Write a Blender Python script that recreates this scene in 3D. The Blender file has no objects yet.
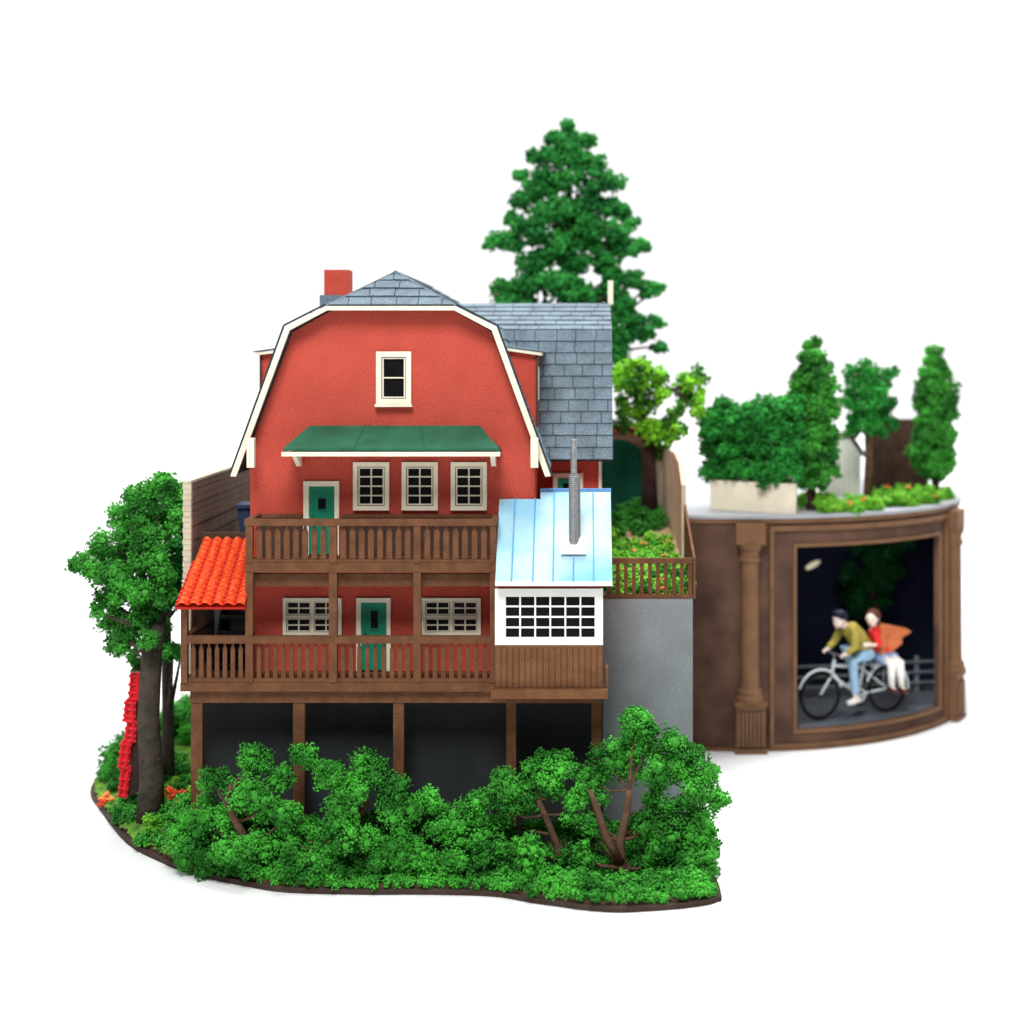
import bpy, math, random
import numpy as np
from mathutils import Vector
rnd = random.Random(7)
SC = bpy.context.scene
COL = SC.collection
F = 1600.0; VX, VY, CH = 580.0, 350.0, 5.55      # focal length (px), principal axis, camera height

# ------------------------------------------------------------------ camera, world, lamps
cd = bpy.data.cameras.new('camera'); cam = bpy.data.objects.new('camera', cd); COL.objects.link(cam)
cam.location = (0, 0, CH); cam.rotation_euler = (math.radians(90), 0, 0)
cd.sensor_width = 36; cd.lens = 36*F/1024
cd.shift_x = (512-VX)/1024; cd.shift_y = (VY-512)/1024
cd.clip_end = 1000; cd.clip_start = .1
cd.dof.use_dof = True; cd.dof.focus_distance = 17.35; cd.dof.aperture_fstop = 0.33
SC.camera = cam
W = bpy.data.worlds.new('World'); SC.world = W; W.use_nodes = True
W.node_tree.nodes['Background'].inputs[0].default_value = (1, 1, 1, 1)
W.node_tree.nodes['Background'].inputs[1].default_value = 1.0
_n = W.node_tree.nodes; _l = W.node_tree.links        # bright studio backdrop behind the model, dimmer room in front of it
_tc = _n.new('ShaderNodeTexCoord'); _sp = _n.new('ShaderNodeSeparateXYZ'); _mr = _n.new('ShaderNodeMapRange'); _cb = _n.new('ShaderNodeCombineXYZ')
_mr.interpolation_type = 'SMOOTHSTEP'; _mr.inputs[1].default_value = -.35; _mr.inputs[2].default_value = .45; _mr.inputs[3].default_value = .14; _mr.inputs[4].default_value = 1.35
_l.new(_tc.outputs['Generated'], _sp.inputs[0]); _l.new(_sp.outputs['Y'], _mr.inputs[0]); _l.new(_mr.outputs[0], _n['Background'].inputs[1])
def area(name, loc, target, size, power, col=(1, 1, 1), sy=None):
    l = bpy.data.lights.new(name, 'AREA'); l.shape = 'RECTANGLE'; l.size = size; l.size_y = sy or size; l.energy = power; l.color = col
    o = bpy.data.objects.new(name, l); COL.objects.link(o); o.location = loc
    o.rotation_euler = (Vector(target)-Vector(loc)).to_track_quat('-Z', 'Y').to_euler()
area('key_softbox', (-3, 2.5, 22.5), (-1, 18.5, 2.5), 9, 8700)
area('top_softbox', (4, 26, 30), (0, 21, 1.5), 16, 11500)
area('backdrop_softbox', (0, 95, 45), (0, 95, 0), 200, 190000, sy=110)
SC.view_settings.view_transform = 'Standard'; SC.view_settings.look = 'None'
SC.view_settings.exposure = -.2; SC.view_settings.gamma = 1

# ------------------------------------------------------------------ materials
MATS = {}
def mat(name, c, rough=.75, var=.15, scale=6, c2=None, bump=0, bscale=60, mix=None, spec=.14, metal=0, emit=0, speckle=0):
    m = bpy.data.materials.new(name); m.use_nodes = True; nt = m.node_tree; N = nt.nodes; L = nt.links
    b = N['Principled BSDF']; b.inputs['Roughness'].default_value = rough; b.inputs['Metallic'].default_value = metal
    b.inputs['Specular IOR Level'].default_value = spec
    g = N.new('ShaderNodeNewGeometry')
    no = N.new('ShaderNodeTexNoise'); no.inputs['Scale'].default_value = scale; no.inputs['Detail'].default_value = 5
    L.new(g.outputs['Position'], no.inputs['Vector'])
    cr = N.new('ShaderNodeValToRGB')
    lo, hi = mix if mix else (.35, .65)
    cr.color_ramp.elements[0].position = lo; cr.color_ramp.elements[1].position = hi
    a = [x*(1-var) for x in c]; z = c2 if c2 else [min(1, x*(1+var)) for x in c]
    cr.color_ramp.elements[0].color = (*a, 1); cr.color_ramp.elements[1].color = (*z, 1)
    L.new(no.outputs['Fac'], cr.inputs['Fac'])
    out = cr.outputs['Color']
    if speckle:
        n3 = N.new('ShaderNodeTexNoise'); n3.inputs['Scale'].default_value = 75; n3.inputs['Detail'].default_value = 3
        L.new(g.outputs['Position'], n3.inputs['Vector'])
        mr = N.new('ShaderNodeMapRange'); mr.inputs[1].default_value = .3; mr.inputs[2].default_value = .7
        mr.inputs[3].default_value = 1-speckle; mr.inputs[4].default_value = 1+speckle
        L.new(n3.outputs['Fac'], mr.inputs[0])
        vm = N.new('ShaderNodeVectorMath'); vm.operation = 'SCALE'
        L.new(out, vm.inputs[0]); L.new(mr.outputs[0], vm.inputs['Scale']); out = vm.outputs[0]
    L.new(out, b.inputs['Base Color'])
    if emit:
        L.new(out, b.inputs['Emission Color']); b.inputs['Emission Strength'].default_value = emit
    if bump:
        n2 = N.new('ShaderNodeTexNoise'); n2.inputs['Scale'].default_value = bscale; n2.inputs['Detail'].default_value = 4
        L.new(g.outputs['Position'], n2.inputs['Vector'])
        bp = N.new('ShaderNodeBump'); bp.inputs['Strength'].default_value = bump; bp.inputs['Distance'].default_value = .02
        L.new(n2.outputs['Fac'], bp.inputs['Height']); L.new(bp.outputs['Normal'], b.inputs['Normal'])
    MATS[name] = m; return m
mat('white_table', (.74, .74, .74), .95, .01, 1, spec=.1)
mat('red_stucco', (.445, .068, .046), .9, .06, 2.5, bump=.6, bscale=45, speckle=.32)
mat('red_smooth', (.44, .062, .040), .85, .1, 3, bump=.2, speckle=.1)
mat('cream', (.74, .68, .54), .6, .06, 4, bump=.1, bscale=30)
mat('white_paint', (.83, .82, .78), .55, .03, 4)
mat('slate', (.125, .168, .20), .75, .18, 4, bump=.6, bscale=35, speckle=.4, spec=.2)
mat('slate_joint', (.03, .04, .05), .9)
mat('green_roof', (.022, .115, .066), .6, .18, 3, bump=.25, bscale=40, speckle=.12)
mat('green_paint', (.012, .215, .125), .45, .1, 4, bump=.1, bscale=30)
mat('dark_green_paint', (.008, .11, .075), .6, .15, 2)
mat('wood', (.128, .055, .026), .75, .18, 7, bump=.4, bscale=50, speckle=.15)
mat('wood_light', (.155, .068, .030), .75, .14, 6, bump=.3, bscale=50, speckle=.12)
mat('wood_dark', (.07, .036, .025), .8, .2, 6, bump=.3, bscale=50, speckle=.15)
mat('dark_card', (.026, .029, .030), .85, .12, 3, bump=.15, speckle=.12)
mat('grey_card', (.20, .225, .235), .85, .07, 3, bump=.2, speckle=.13)
mat('red_tile', (.68, .045, .014), .5, .12, 22, c2=(.80, .13, .03), bump=.2, bscale=40)
mat('red_pan', (.48, .020, .010), .45, .15, 20, bump=.2, bscale=40)
mat('pane', (.006, .005, .006), .4, .2, 4, spec=.06)
mat('blue_tin', (.44, .60, .62), .5, .05, 1.5, c2=(.16, .42, .60), mix=(.42, .72), spec=.2)
mat('blue_seam', (.07, .30, .52), .5)
mat('blue_edge', (.12, .28, .55), .5)
mat('steel', (.22, .225, .23), .5, .15, 30, metal=.3, bump=.2)
mat('brick_tan', (.16, .115, .09), .85, .12, 4, bump=.3)
mat('cap_tan', (.50, .44, .33), .8, .08, 4, bump=.2)
mat('wall_beige', (.50, .40, .29), .8, .1, 3, bump=.2)
mat('wall_peach', (.45, .25, .19), .8, .08, 3)
mat('blue_plastic', (.025, .04, .085), .5, .1, 4)
mat('drum_brown', (.095, .050, .035), .75, .35, 1.8, bump=.25, bscale=30, speckle=.1)
mat('drum_trim', (.17, .088, .045), .6, .15, 3, bump=.2, bscale=30)
mat('drum_top', (.33, .345, .37), .5, .08, 2)
mat('night', (.006, .008, .022), .9, .3, 1)
mat('road_dark', (.09, .10, .12), .7, .2, 3)
mat('moon', (.85, .78, .55), .8, .1, 5, emit=.3)
mat('tyre_dark', (.03, .03, .03), .6)
mat('guard', (.16, .18, .20), .5)
mat('board', (.055, .035, .028), .8, .2, 4, bump=.2)
mat('soil', (.10, .065, .035), .95, .3, 8, bump=.8, bscale=20)
mat('path_sand', (.42, .28, .16), .95, .15, 8, bump=.5, bscale=20)
mat('grass', (.06, .20, .03), .95, .35, 9, c2=(.16, .33, .04), bump=1, bscale=30)
mat('leaf', (.030, .20, .026), .9, .35, 2.6, c2=(.08, .44, .05), mix=(.38, .64), spec=.15)
mat('leaf_front', (.030, .21, .024), .9, .3, 2.6, c2=(.085, .48, .05), mix=(.38, .64), spec=.15)
mat('leaf_dark', (.016, .18, .028), .85, .25, 3, c2=(.04, .36, .05), mix=(.35, .7), spec=.15)
mat('leaf_pine', (.014, .16, .030), .85, .25, 2, c2=(.04, .32, .05), mix=(.35, .7), spec=.15)
mat('leaf_night', (.006, .045, .012), .9, .3, 3, spec=.05)
mat('leaf_lime', (.04, .22, .02), .85, .3, 3.2, c2=(.22, .60, .03), mix=(.44, .56), spec=.15)
mat('leaf_bright', (.10, .40, .03), .85, .2, 4, c2=(.25, .60, .05), spec=.15)
mat('bark', (.10, .055, .035), .9, .25, 8, bump=.8, bscale=20)
mat('bark_grey', (.055, .045, .034), .9, .25, 8, bump=.9, bscale=18)
mat('bark_dark', (.045, .025, .022), .9, .25, 8, bump=.6, bscale=20)
mat('flower_red', (.75, .08, .03), .7); mat('flower_orange', (.85, .30, .08), .7)
mat('lacquer_red', (.62, .012, .02), .4, .1, 8, bump=.1)
mat('skin', (.85, .70, .60), .6, .03); mat('hair_black', (.008, .012, .03), .5, .1)
mat('hair_brown', (.09, .03, .02), .6, .1)
mat('cloth_olive', (.36, .30, .06), .8, .1, 8); mat('cloth_jeans', (.30, .48, .66), .8, .1, 8)
mat('cloth_red', (.70, .03, .03), .8, .1, 8); mat('cloth_orange', (.55, .16, .06), .8, .1, 8)
mat('cloth_white', (.82, .80, .76), .7, .03, 8); mat('cloth_blue', (.2, .3, .5), .8)
mat('bike_paint', (.55, .60, .60), .4, .05, 8, metal=.0); mat('rubber', (.006, .006, .006), .9)
M = MATS

# ------------------------------------------------------------------ object helpers
WLOC = {}
def link(name, me, loc, parent, m):
    o = bpy.data.objects.new(name, me); COL.objects.link(o)
    base = Vector((0, 0, 0))
    if parent: o.parent = parent; base = WLOC[parent]
    o.location = Vector(loc)-base; WLOC[o] = Vector(loc)
    if m: me.materials.append(m if not isinstance(m, str) else M[m])
    return o
def thing(name, label, cat, loc, group=None):
    o = bpy.data.objects.new(name, None); COL.objects.link(o); o.empty_display_size = .1
    o.location = loc; WLOC[o] = Vector(loc); o['label'] = label; o['category'] = cat
    if group: o['group'] = group
    return o
def tag(o, label, cat, group=None, kind=None):
    if label: o['label'] = label
    if cat: o['category'] = cat
    if group: o['group'] = group
    if kind: o['kind'] = kind
    return o
def struct(o): o['kind'] = 'structure'; return o
def dup(o, delta, parent=None):
    c = o.copy(); COL.objects.link(c); p = parent if parent else o.parent
    c.parent = p; w = WLOC[o]+Vector(delta); WLOC[c] = w
    c.location = w-(WLOC[p] if p else Vector((0, 0, 0)))
    for ch in [k for k in WLOC if k.parent == o and k is not c]:
        dup(ch, delta, c)
    return c
class MB:
    def __init__(s): s.v = []; s.f = []
    def add(s, vs, fs):
        n = len(s.v); s.v += [tuple(v) for v in vs]; s.f += [tuple(i+n for i in f) for f in fs]; return s
    def box(s, x0, x1, y0, y1, z0, z1):
        vs = [(x, y, z) for z in (z0, z1) for y in (y0, y1) for x in (x0, x1)]
        return s.add(vs, [(0, 2, 3, 1), (4, 5, 7, 6), (0, 1, 5, 4), (2, 6, 7, 3), (0, 4, 6, 2), (1, 3, 7, 5)])
    def prism(s, poly, vec):                     # poly 3D points, extruded by vec
        n = len(poly); a = [Vector(p) for p in poly]; b = [p+Vector(vec) for p in a]
        return s.add(a+b, [tuple(range(n)), tuple(range(2*n-1, n-1, -1))]+[(i, i+n, (i+1) % n+n, (i+1) % n) for i in range(n)])
    def tube(s, pts, rs, n=8):
        pts = [Vector(p) for p in pts]
        if not isinstance(rs, (list, tuple)): rs = [rs]*len(pts)
        base = len(s.v); k = len(pts); u = None
        for i, p in enumerate(pts):
            t = (pts[min(i+1, k-1)]-pts[max(i-1, 0)]).normalized()
            if u is None: u = t.cross(Vector((0, 0, 1)) if abs(t.z) < .9 else Vector((1, 0, 0)))
            u = (u-t*u.dot(t)).normalized(); w = t.cross(u)
            for j in range(n):
                a = 2*math.pi*j/n; s.v.append(tuple(p+(u*math.cos(a)+w*math.sin(a))*rs[i]))
        for i in range(k-1):
            for j in range(n):
                s.f.append((base+i*n+j, base+i*n+(j+1) % n, base+(i+1)*n+(j+1) % n, base+(i+1)*n+j))
        s.f.append(tuple(base+j for j in range(n-1, -1, -1))); s.f.append(tuple(base+(k-1)*n+j for j in range(n)))
        return s
    def ball(s, c, r, n=10, m=7):
        if not isinstance(r, (list, tuple)): r = (r, r, r)
        base = len(s.v)
        for i in range(1, m):
            for j in range(n):
                a = math.pi*i/m; b = 2*math.pi*j/n
                s.v.append((c[0]+r[0]*math.sin(a)*math.cos(b), c[1]+r[1]*math.sin(a)*math.sin(b), c[2]+r[2]*math.cos(a)))
        t = len(s.v); s.v.append((c[0], c[1], c[2]+r[2])); s.v.append((c[0], c[1], c[2]-r[2]))
        for i in range(m-2):
            for j in range(n): s.f.append((base+i*n+j, base+(i+1)*n+j, base+(i+1)*n+(j+1) % n, base+i*n+(j+1) % n))
        for j in range(n):
            s.f.append((t, base+j, base+(j+1) % n)); s.f.append((t+1, base+(m-2)*n+(j+1) % n, base+(m-2)*n+j))
        return s
    def ring(s, c, u, v, R, r, n=40, k=6, a0=0, a1=2*math.pi):
        c, u, v = Vector(c), Vector(u), Vector(v); closed = abs(a1-a0-2*math.pi) < 1e-6; w = u.cross(v)
        cnt = n if closed else n+1; base = len(s.v)
        for i in range(cnt):
            a = a0+(a1-a0)*i/n; d = u*math.cos(a)+v*math.sin(a)
            for j in range(k):
                b = 2*math.pi*j/k; s.v.append(tuple(c+d*(R+r*math.cos(b))+w*r*math.sin(b)))
        for i in range(n):
            i2 = (i+1) % cnt
            for j in range(k): s.f.append((base+i*k+j, base+i2*k+j, base+i2*k+(j+1) % k, base+i*k+(j+1) % k))
        return s
    def build(s, name, m, parent=None, origin=None, smooth=False, bevel=0):
        a = np.array(s.v)
        if origin is None:
            origin = ((a[:, 0].min()+a[:, 0].max())/2, (a[:, 1].min()+a[:, 1].max())/2, a[:, 2].min())
        me = bpy.data.meshes.new(name); me.from_pydata([tuple(p) for p in a-np.array(origin)], [], s.f)
        import bmesh
        bm = bmesh.new(); bm.from_mesh(me); bmesh.ops.recalc_face_normals(bm, faces=bm.faces); bm.to_mesh(me); bm.free()
        if smooth: me.polygons.foreach_set('use_smooth', [True]*len(me.polygons))
        o = link(name, me, origin, parent, m)
        if bevel:
            b = o.modifiers.new('bevel', 'BEVEL'); b.width = bevel; b.segments = 2; b.limit_method = 'ANGLE'
        return o
def P(px, py, d): return Vector(((px-VX)*d/F, d, CH-(py-VY)*d/F))      # measuring aid: photo point at a known distance
def X(px, d): return (px-VX)*d/F
def Z(py, d): return CH-(py-VY)*d/F

# ------------------------------------------------------------------ foliage
ICO_V = None
def _ico():
    t = (1+5**.5)/2
    v = np.array([(-1, t, 0), (1, t, 0), (-1, -t, 0), (1, -t, 0), (0, -1, t), (0, 1, t), (0, -1, -t), (0, 1, -t), (t, 0, -1), (t, 0, 1), (-t, 0, -1), (-t, 0, 1)], float)
    v /= np.linalg.norm(v[0])
    f = [(0, 11, 5), (0, 5, 1), (0, 1, 7), (0, 7, 10), (0, 10, 11), (1, 5, 9), (5, 11, 4), (11, 10, 2), (10, 7, 6), (7, 1, 8), (3, 9, 4), (3, 4, 2), (3, 2, 6), (3, 6, 8), (3, 8, 9), (4, 9, 5), (2, 4, 11), (6, 2, 10), (8, 6, 7), (9, 8, 1)]
    return v, np.array(f)
IV, IF = _ico()
TV = np.array([(1, 1, 1), (1, -1, -1), (-1, 1, -1), (-1, -1, 1)], float)/3**.5
TF = np.array([(0, 1, 2), (0, 3, 1), (0, 2, 3), (1, 3, 2)])
def unit(rs, n):
    v = rs.normal(size=(n, 3)); return v/np.linalg.norm(v, axis=1)[:, None]
def foliage(name, clumps, m, parent=None, seed=1, sub=9, grain=.028, dens=1.0, origin=None, sub_r=.42):
    """clumps: list of (centre, radius or (rx,ry,rz)). Each is a head of small balls covered in crumbs of foam leaf."""
    rs = np.random.RandomState(seed); SCt = []; SR = []
    for c, r in clumps:
        r3 = np.array(r if isinstance(r, (tuple, list)) else (r, r, r), float); c = np.array(c)
        rm = r3.mean()
        d = unit(rs, sub); SCt.append(c+d*r3*rs.uniform(.45, .78, (sub, 1))); SR.append(rm*sub_r*rs.uniform(.7, 1.25, sub))
        SCt.append(c[None]); SR.append(np.array([rm*.55]))
    C = np.concatenate(SCt); R = np.concatenate(SR)
    V = []; Fc = []; nv = 0
    for c, r in zip(C, R):                        # cores
        k = IV*(r*.60)*rs.uniform(.75, 1.1, (12, 1)); V.append(k+c); Fc.append(IF+nv); nv += 12
    for i, (c, r) in enumerate(zip(C, R)):
        n = int(dens*4.2*r*r/(grain*grain))+8
        d = unit(rs, n); p = c+d*r*rs.uniform(.60, 1.16, (n, 1))
        dist = np.linalg.norm(C-c, axis=1); nb = [j for j in np.where(dist < r+R)[0] if j != i]
        keep = np.ones(n, bool)
        for j in nb: keep &= np.linalg.norm(p-C[j], axis=1) > R[j]*.7
        p = p[keep]; n = len(p)
        if n == 0: continue
        s = grain*rs.uniform(.4, 1.0, (n, 1, 1))
        A = rs.normal(size=(n, 3, 3)); Q, _ = np.linalg.qr(A); Q = Q*np.array([1, 1, .7])[None, :, None]
        t = (TV[None]*rs.uniform(.5, 1.7, (n, 4, 1)))@Q*s+p[:, None, :]
        V.append(t.reshape(-1, 3)); Fc.append((TF[None]+(np.arange(n)*4)[:, None, None]).reshape(-1, 3)+nv); nv += 4*n
    V = np.concatenate(V); Fc = np.concatenate(Fc)
    if origin is None: origin = ((V[:, 0].min()+V[:, 0].max())/2, (V[:, 1].min()+V[:, 1].max())/2, V[:, 2].min())
    V = V-np.array(origin)
    me = bpy.data.meshes.new(name); me.vertices.add(len(V)); me.vertices.foreach_set('co', V.ravel())
    me.loops.add(len(Fc)*3); me.loops.foreach_set('vertex_index', Fc.ravel().astype(np.int32))
    me.polygons.add(len(Fc)); me.polygons.foreach_set('loop_start', np.arange(0, len(Fc)*3, 3, dtype=np.int32))
    me.update(calc_edges=True)
    return link(name, me, origin, parent, m)

# ------------------------------------------------------------------ setting
b = MB(); b.box(-160, 160, -20, 125, -.3, -.031); struct(b.build('table', 'white_table'))

# base board of the model with its ground
outline = [(-6.28, 20.9), (-6.15, 20.1), (-5.8, 19.35), (-5.14, 18.1), (-4.6, 17.45), (-4.11, 17.0), (-3.47, 16.63), (-3.0, 16.44), (-2.2, 16.38), (-1.53, 16.38), (-.87, 16.32),
           (-.5, 16.14), (-.22, 16.03), (.05, 15.92), (.38, 15.86), (.7, 15.9), (1.01, 15.97), (1.25, 16.06), (1.39, 16.17), (1.44, 16.4), (1.38, 18.3), (1.33, 26), (-3, 26.2), (-4.8, 25.2), (-5.7, 24.1), (-6.2, 22.9), (-6.35, 21.8)]
def smooth_loop(pts, n=4):
    out = []; k = len(pts)
    for i in range(k):
        p0, p1, p2, p3 = (np.array(pts[(i+q) % k]) for q in (-1, 0, 1, 2))
        for j in range(n):
            t = j/n; out.append(tuple(.5*((2*p1)+(-p0+p2)*t+(2*p0-5*p1+4*p2-p3)*t*t+(-p0+3*p1-3*p2+p3)*t**3)))
    return out
outline = smooth_loop(outline)
b = MB(); b.prism([(x, y, -.03) for x, y in outline], (0, 0, .055)); o = b.build('base_board', 'board', bevel=.015)
tag(o, 'dark brown base board with a curved edge under the red house', 'base board')
b = MB(); cx, cy = -2.2, 20.5
b.prism([(cx+(x-cx)*.985, cy+(y-cy)*.985, .026) for x, y in outline], (0, 0, .03)); struct(b.build('ground', 'soil'))

# plateau behind the house: heightfield with skirt
def plat_z(x, y):
    t = min(1, max(0, (y-18.4)/4.0)); return 2.66+.45*t if x > .2 else 3.1
def heightfield(name, m, x0, x1, y0, y1, nx, ny, zf, zb, jit=.02):
    b = MB(); g = []
    for j in range(ny+1):
        for i in range(nx+1):
            x = x0+(x1-x0)*i/nx; y = y0+(y1-y0)*j/ny; g.append((x, y, zf(x, y)+rnd.uniform(-jit, jit)))
    fs = [(j*(nx+1)+i, j*(nx+1)+i+1, (j+1)*(nx+1)+i+1, (j+1)*(nx+1)+i) for j in range(ny) for i in range(nx)]
    edge = [i for i in range(nx+1)]+[j*(nx+1)+nx for j in range(1, ny+1)]+[ny*(nx+1)+i for i in range(nx-1, -1, -1)]+[j*(nx+1) for j in range(ny-1, 0, -1)]
    k = len(g); g2 = g+[(g[e][0], g[e][1], zb) for e in edge]; n = len(edge)
    fs += [(edge[i], k+i, k+(i+1) % n, edge[(i+1) % n]) for i in range(n)]
    b.add(g2, fs); return b.build(name, m, smooth=False)
struct(heightfield('garden_ground', 'path_sand', .26, 1.28, 18.45, 25.9, 10, 50, plat_z, .06))
b = MB(); b.box(-4.34, .25, 19.0, 25.9, .06, 3.1); struct(b.build('terrace_ground', 'grey_card'))

# ------------------------------------------------------------------ house
house = thing('house', 'red gambrel-roofed timber house with brown verandas and slate roof', 'house', (-2.1, 18, 0))
MX = -2.11
HW = 1.60
def wall_poly(y): return [(MX-HW, y, 1.935), (MX+HW, y, 1.935), (MX+HW, y, 4.46), (MX+1.125, y, 5.75), (MX+.70, y, 5.985), (MX+.60, y, 6.035), (MX-.60, y, 6.035), (MX-.70, y, 5.985), (MX-1.125, y, 5.75), (MX-HW, y, 4.46)]
b = MB(); b.prism(wall_poly(18.0), (0, 4.75, 0)); b.build('wall', 'red_stucco', house)
b = MB(); b.box(-.60, .245, 19.35, 22.2, 1.5, 4.40); wing = b.build('wing_wall', 'red_stucco', house)
b = MB(); b.box(.225, .262, 19.325, 19.36, 3.0, 4.40); b.build('corner_board', 'cream', wing)
b = MB(); b.prism([(.243, 19.12, 4.3), (.243, 22.38, 4.3), (.243, 21.88, 5.72), (.243, 20.75, 6.08), (.243, 19.63, 5.72)], (-.05, 0, 0)); b.build('gable_wall', 'red_stucco', house)

def clip_poly(poly, clip):
    def inside(p, a, c): return (c[0]-a[0])*(p[1]-a[1])-(c[1]-a[1])*(p[0]-a[0]) >= -1e-9
    def inter(p, q, a, c):
        dx, dy = q[0]-p[0], q[1]-p[1]; ex, ey = c[0]-a[0], c[1]-a[1]
        den = dx*ey-dy*ex
        if abs(den) < 1e-12: return q
        t = ((a[0]-p[0])*ey-(a[1]-p[1])*ex)/den; return (p[0]+dx*t, p[1]+dy*t)
    out = poly
    for i in range(len(clip)):
        a, c = clip[i], clip[(i+1) % len(clip)]; src = out; out = []
        if not src: break
        for k in range(len(src)):
            p, q = src[k], src[(k+1) % len(src)]
            if inside(q, a, c):
                if not inside(p, a, c): out.append(inter(p, q, a, c))
                out.append(q)
            elif inside(p, a, c): out.append(inter(p, q, a, c))
    return out
def slate_plane(parent, pts3, row=.14, wid=.24, under=.05, name='roof_slope'):
    """pts3: convex polygon, first edge is the eave (bottom). Slates of one slope in one mesh over a dark underlay."""
    p = [Vector(q) for q in pts3]; o = p[0]; u = (p[1]-p[0]).normalized(); n = u.cross(p[2]-p[0]).normalized()
    if n.z < 0: n = -n
    v = n.cross(u)
    if v.dot(p[2]-p[0]) < 0: v = -v
    uv = [((q-o).dot(u), (q-o).dot(v)) for q in p]
    ar = sum(uv[i][0]*uv[(i+1) % len(uv)][1]-uv[(i+1) % len(uv)][0]*uv[i][1] for i in range(len(uv)))
    cl = uv if ar > 0 else uv[::-1]
    b = MB(); b.prism([q for q in p], -n*under); base = b.build(name, 'slate_joint', parent)
    umin = min(a for a, _ in uv); umax = max(a for a, _ in uv); vmax = max(a for _, a in uv)
    b = MB(); r = 0; y = 0
    nr = max(1, round(vmax/row)); row = vmax/nr
    for r in range(nr):
        x = umin-wid*(.5 if r % 2 else 0)-rnd.uniform(0, .25)*wid
        while x < umax:
            w = wid*rnd.uniform(.88, 1.12)
            g = .008
            c = clip_poly([(x+g*.6, r*row+g), (x+w-g*.6, r*row+g), (x+w-g*.6, (r+1)*row), (x+g*.6, (r+1)*row)], cl)
            if len(c) >= 3:
                h = rnd.uniform(-.002, .003)
                lo = [o+u*a+v*bb+n*.001 for a, bb in c]
                hi = [o+u*a+v*bb+n*(.020+h-.014*min(1, max(0, (bb-r*row)/row))) for a, bb in c]
                k = len(c); b.add(lo+hi, [tuple(range(k)), tuple(range(2*k-1, k-1, -1))]+[(i, i+k, (i+1) % k+k, (i+1) % k) for i in range(k)])
            x += w
    b.build('slates', 'slate', base); return base
YF, YB = 17.86, 22.9
for s in (1, -1):
    def g(x, y, z): return (MX+s*x, y, z)
    slate_plane(house, [g(1.755, YF, 4.19), g(1.755, YB, 4.19), g(1.16, YB, 5.80), g(1.16, YF, 5.80)])
    slate_plane(house, [g(1.16, YF, 5.80), g(1.16, YB, 5.80), g(0, YB, 6.43), g(0, 18.3, 6.43), g(.71, YF, 6.045)])
slate_plane(house, [(MX-.71, YF, 6.045), (MX+.71, YF, 6.045), (MX, 18.3, 6.43)], row=.155, wid=.27)
b = MB(); b.tube([(MX, 18.28, 6.445), (MX, YB, 6.445)], .018, 6); b.tube([(MX-.72, YF, 6.045), (MX, 18.3, 6.445)], .014, 6); b.tube([(MX+.72, YF, 6.045), (MX, 18.3, 6.445)], .014, 6)
b.build('ridge_capping', 'slate', house)
CW = 20.75
for s in (1, -1):
    def g(x, h, z): return (x, CW-s*h, z)
    slate_plane(house, [g(-2.0, 1.73, 4.24), g(.39, 1.73, 4.24), g(.39, 1.15, 5.79), g(-2.0, 1.15, 5.79)], row=.15)
    slate_plane(house, [g(-2.0, 1.15, 5.79), g(.39, 1.15, 5.79), g(.39, 0, 6.15), g(-2.0, 0, 6.15)], row=.2, wid=.26)
b = MB(); b.box(.36, .43, 20.72, 20.79, 6.14, 6.45); b.build('finial_post', 'cream', house)
# barge boards: a band following the gable edge, with the fascia under the hipped end
prof = [(-1.785, 4.145), (-1.180, 5.81), (-.722, 6.04), (.722, 6.04), (1.180, 5.81), (1.785, 4.145)]
inn = [(-1.722, 4.14), (-1.126, 5.77), (-.708, 5.992), (.708, 5.992), (1.126, 5.77), (1.722, 4.14)]
b = MB()
for i in range(5):
    a, c, d, e = prof[i], prof[i+1], inn[i+1], inn[i]
    b.prism([(MX+a[0], 17.815, a[1]), (MX+c[0], 17.815, c[1]), (MX+d[0], 17.815, d[1]), (MX+e[0], 17.815, e[1])], (0, .043, 0))
b.build('barge_board', 'cream', house)
b = MB(); dk = [(-1.80, 4.145), (-1.19, 5.825), (-.728, 6.06)]
for s in (1, -1):
    b = MB()
    for i in range(2):
        a, c = dk[i], dk[i+1]
        b.tube([(MX+s*a[0], 17.83, a[1]), (MX+s*c[0], 17.83, c[1])], .012, 6)
    b.build('roof_edge', 'slate_joint', house)
for s in (-1, 1):
    x = -3.69 if s < 0 else -.548
    b = MB(); b.box(x, x+.085, 17.70, 17.80, 4.245, 4.575); b.build('eave_bracket', 'cream', house, bevel=.008)
# chimney
b = MB(); b.box(-3.12, -2.82, 19.5, 19.85, 5.5, 6.53); ch = b.build('chimney', 'red_smooth', house)
b = MB(); b.box(-3.17, -2.80, 19.47, 19.88, 5.6, 6.22); b.build('flashing', 'slate', ch)
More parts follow.
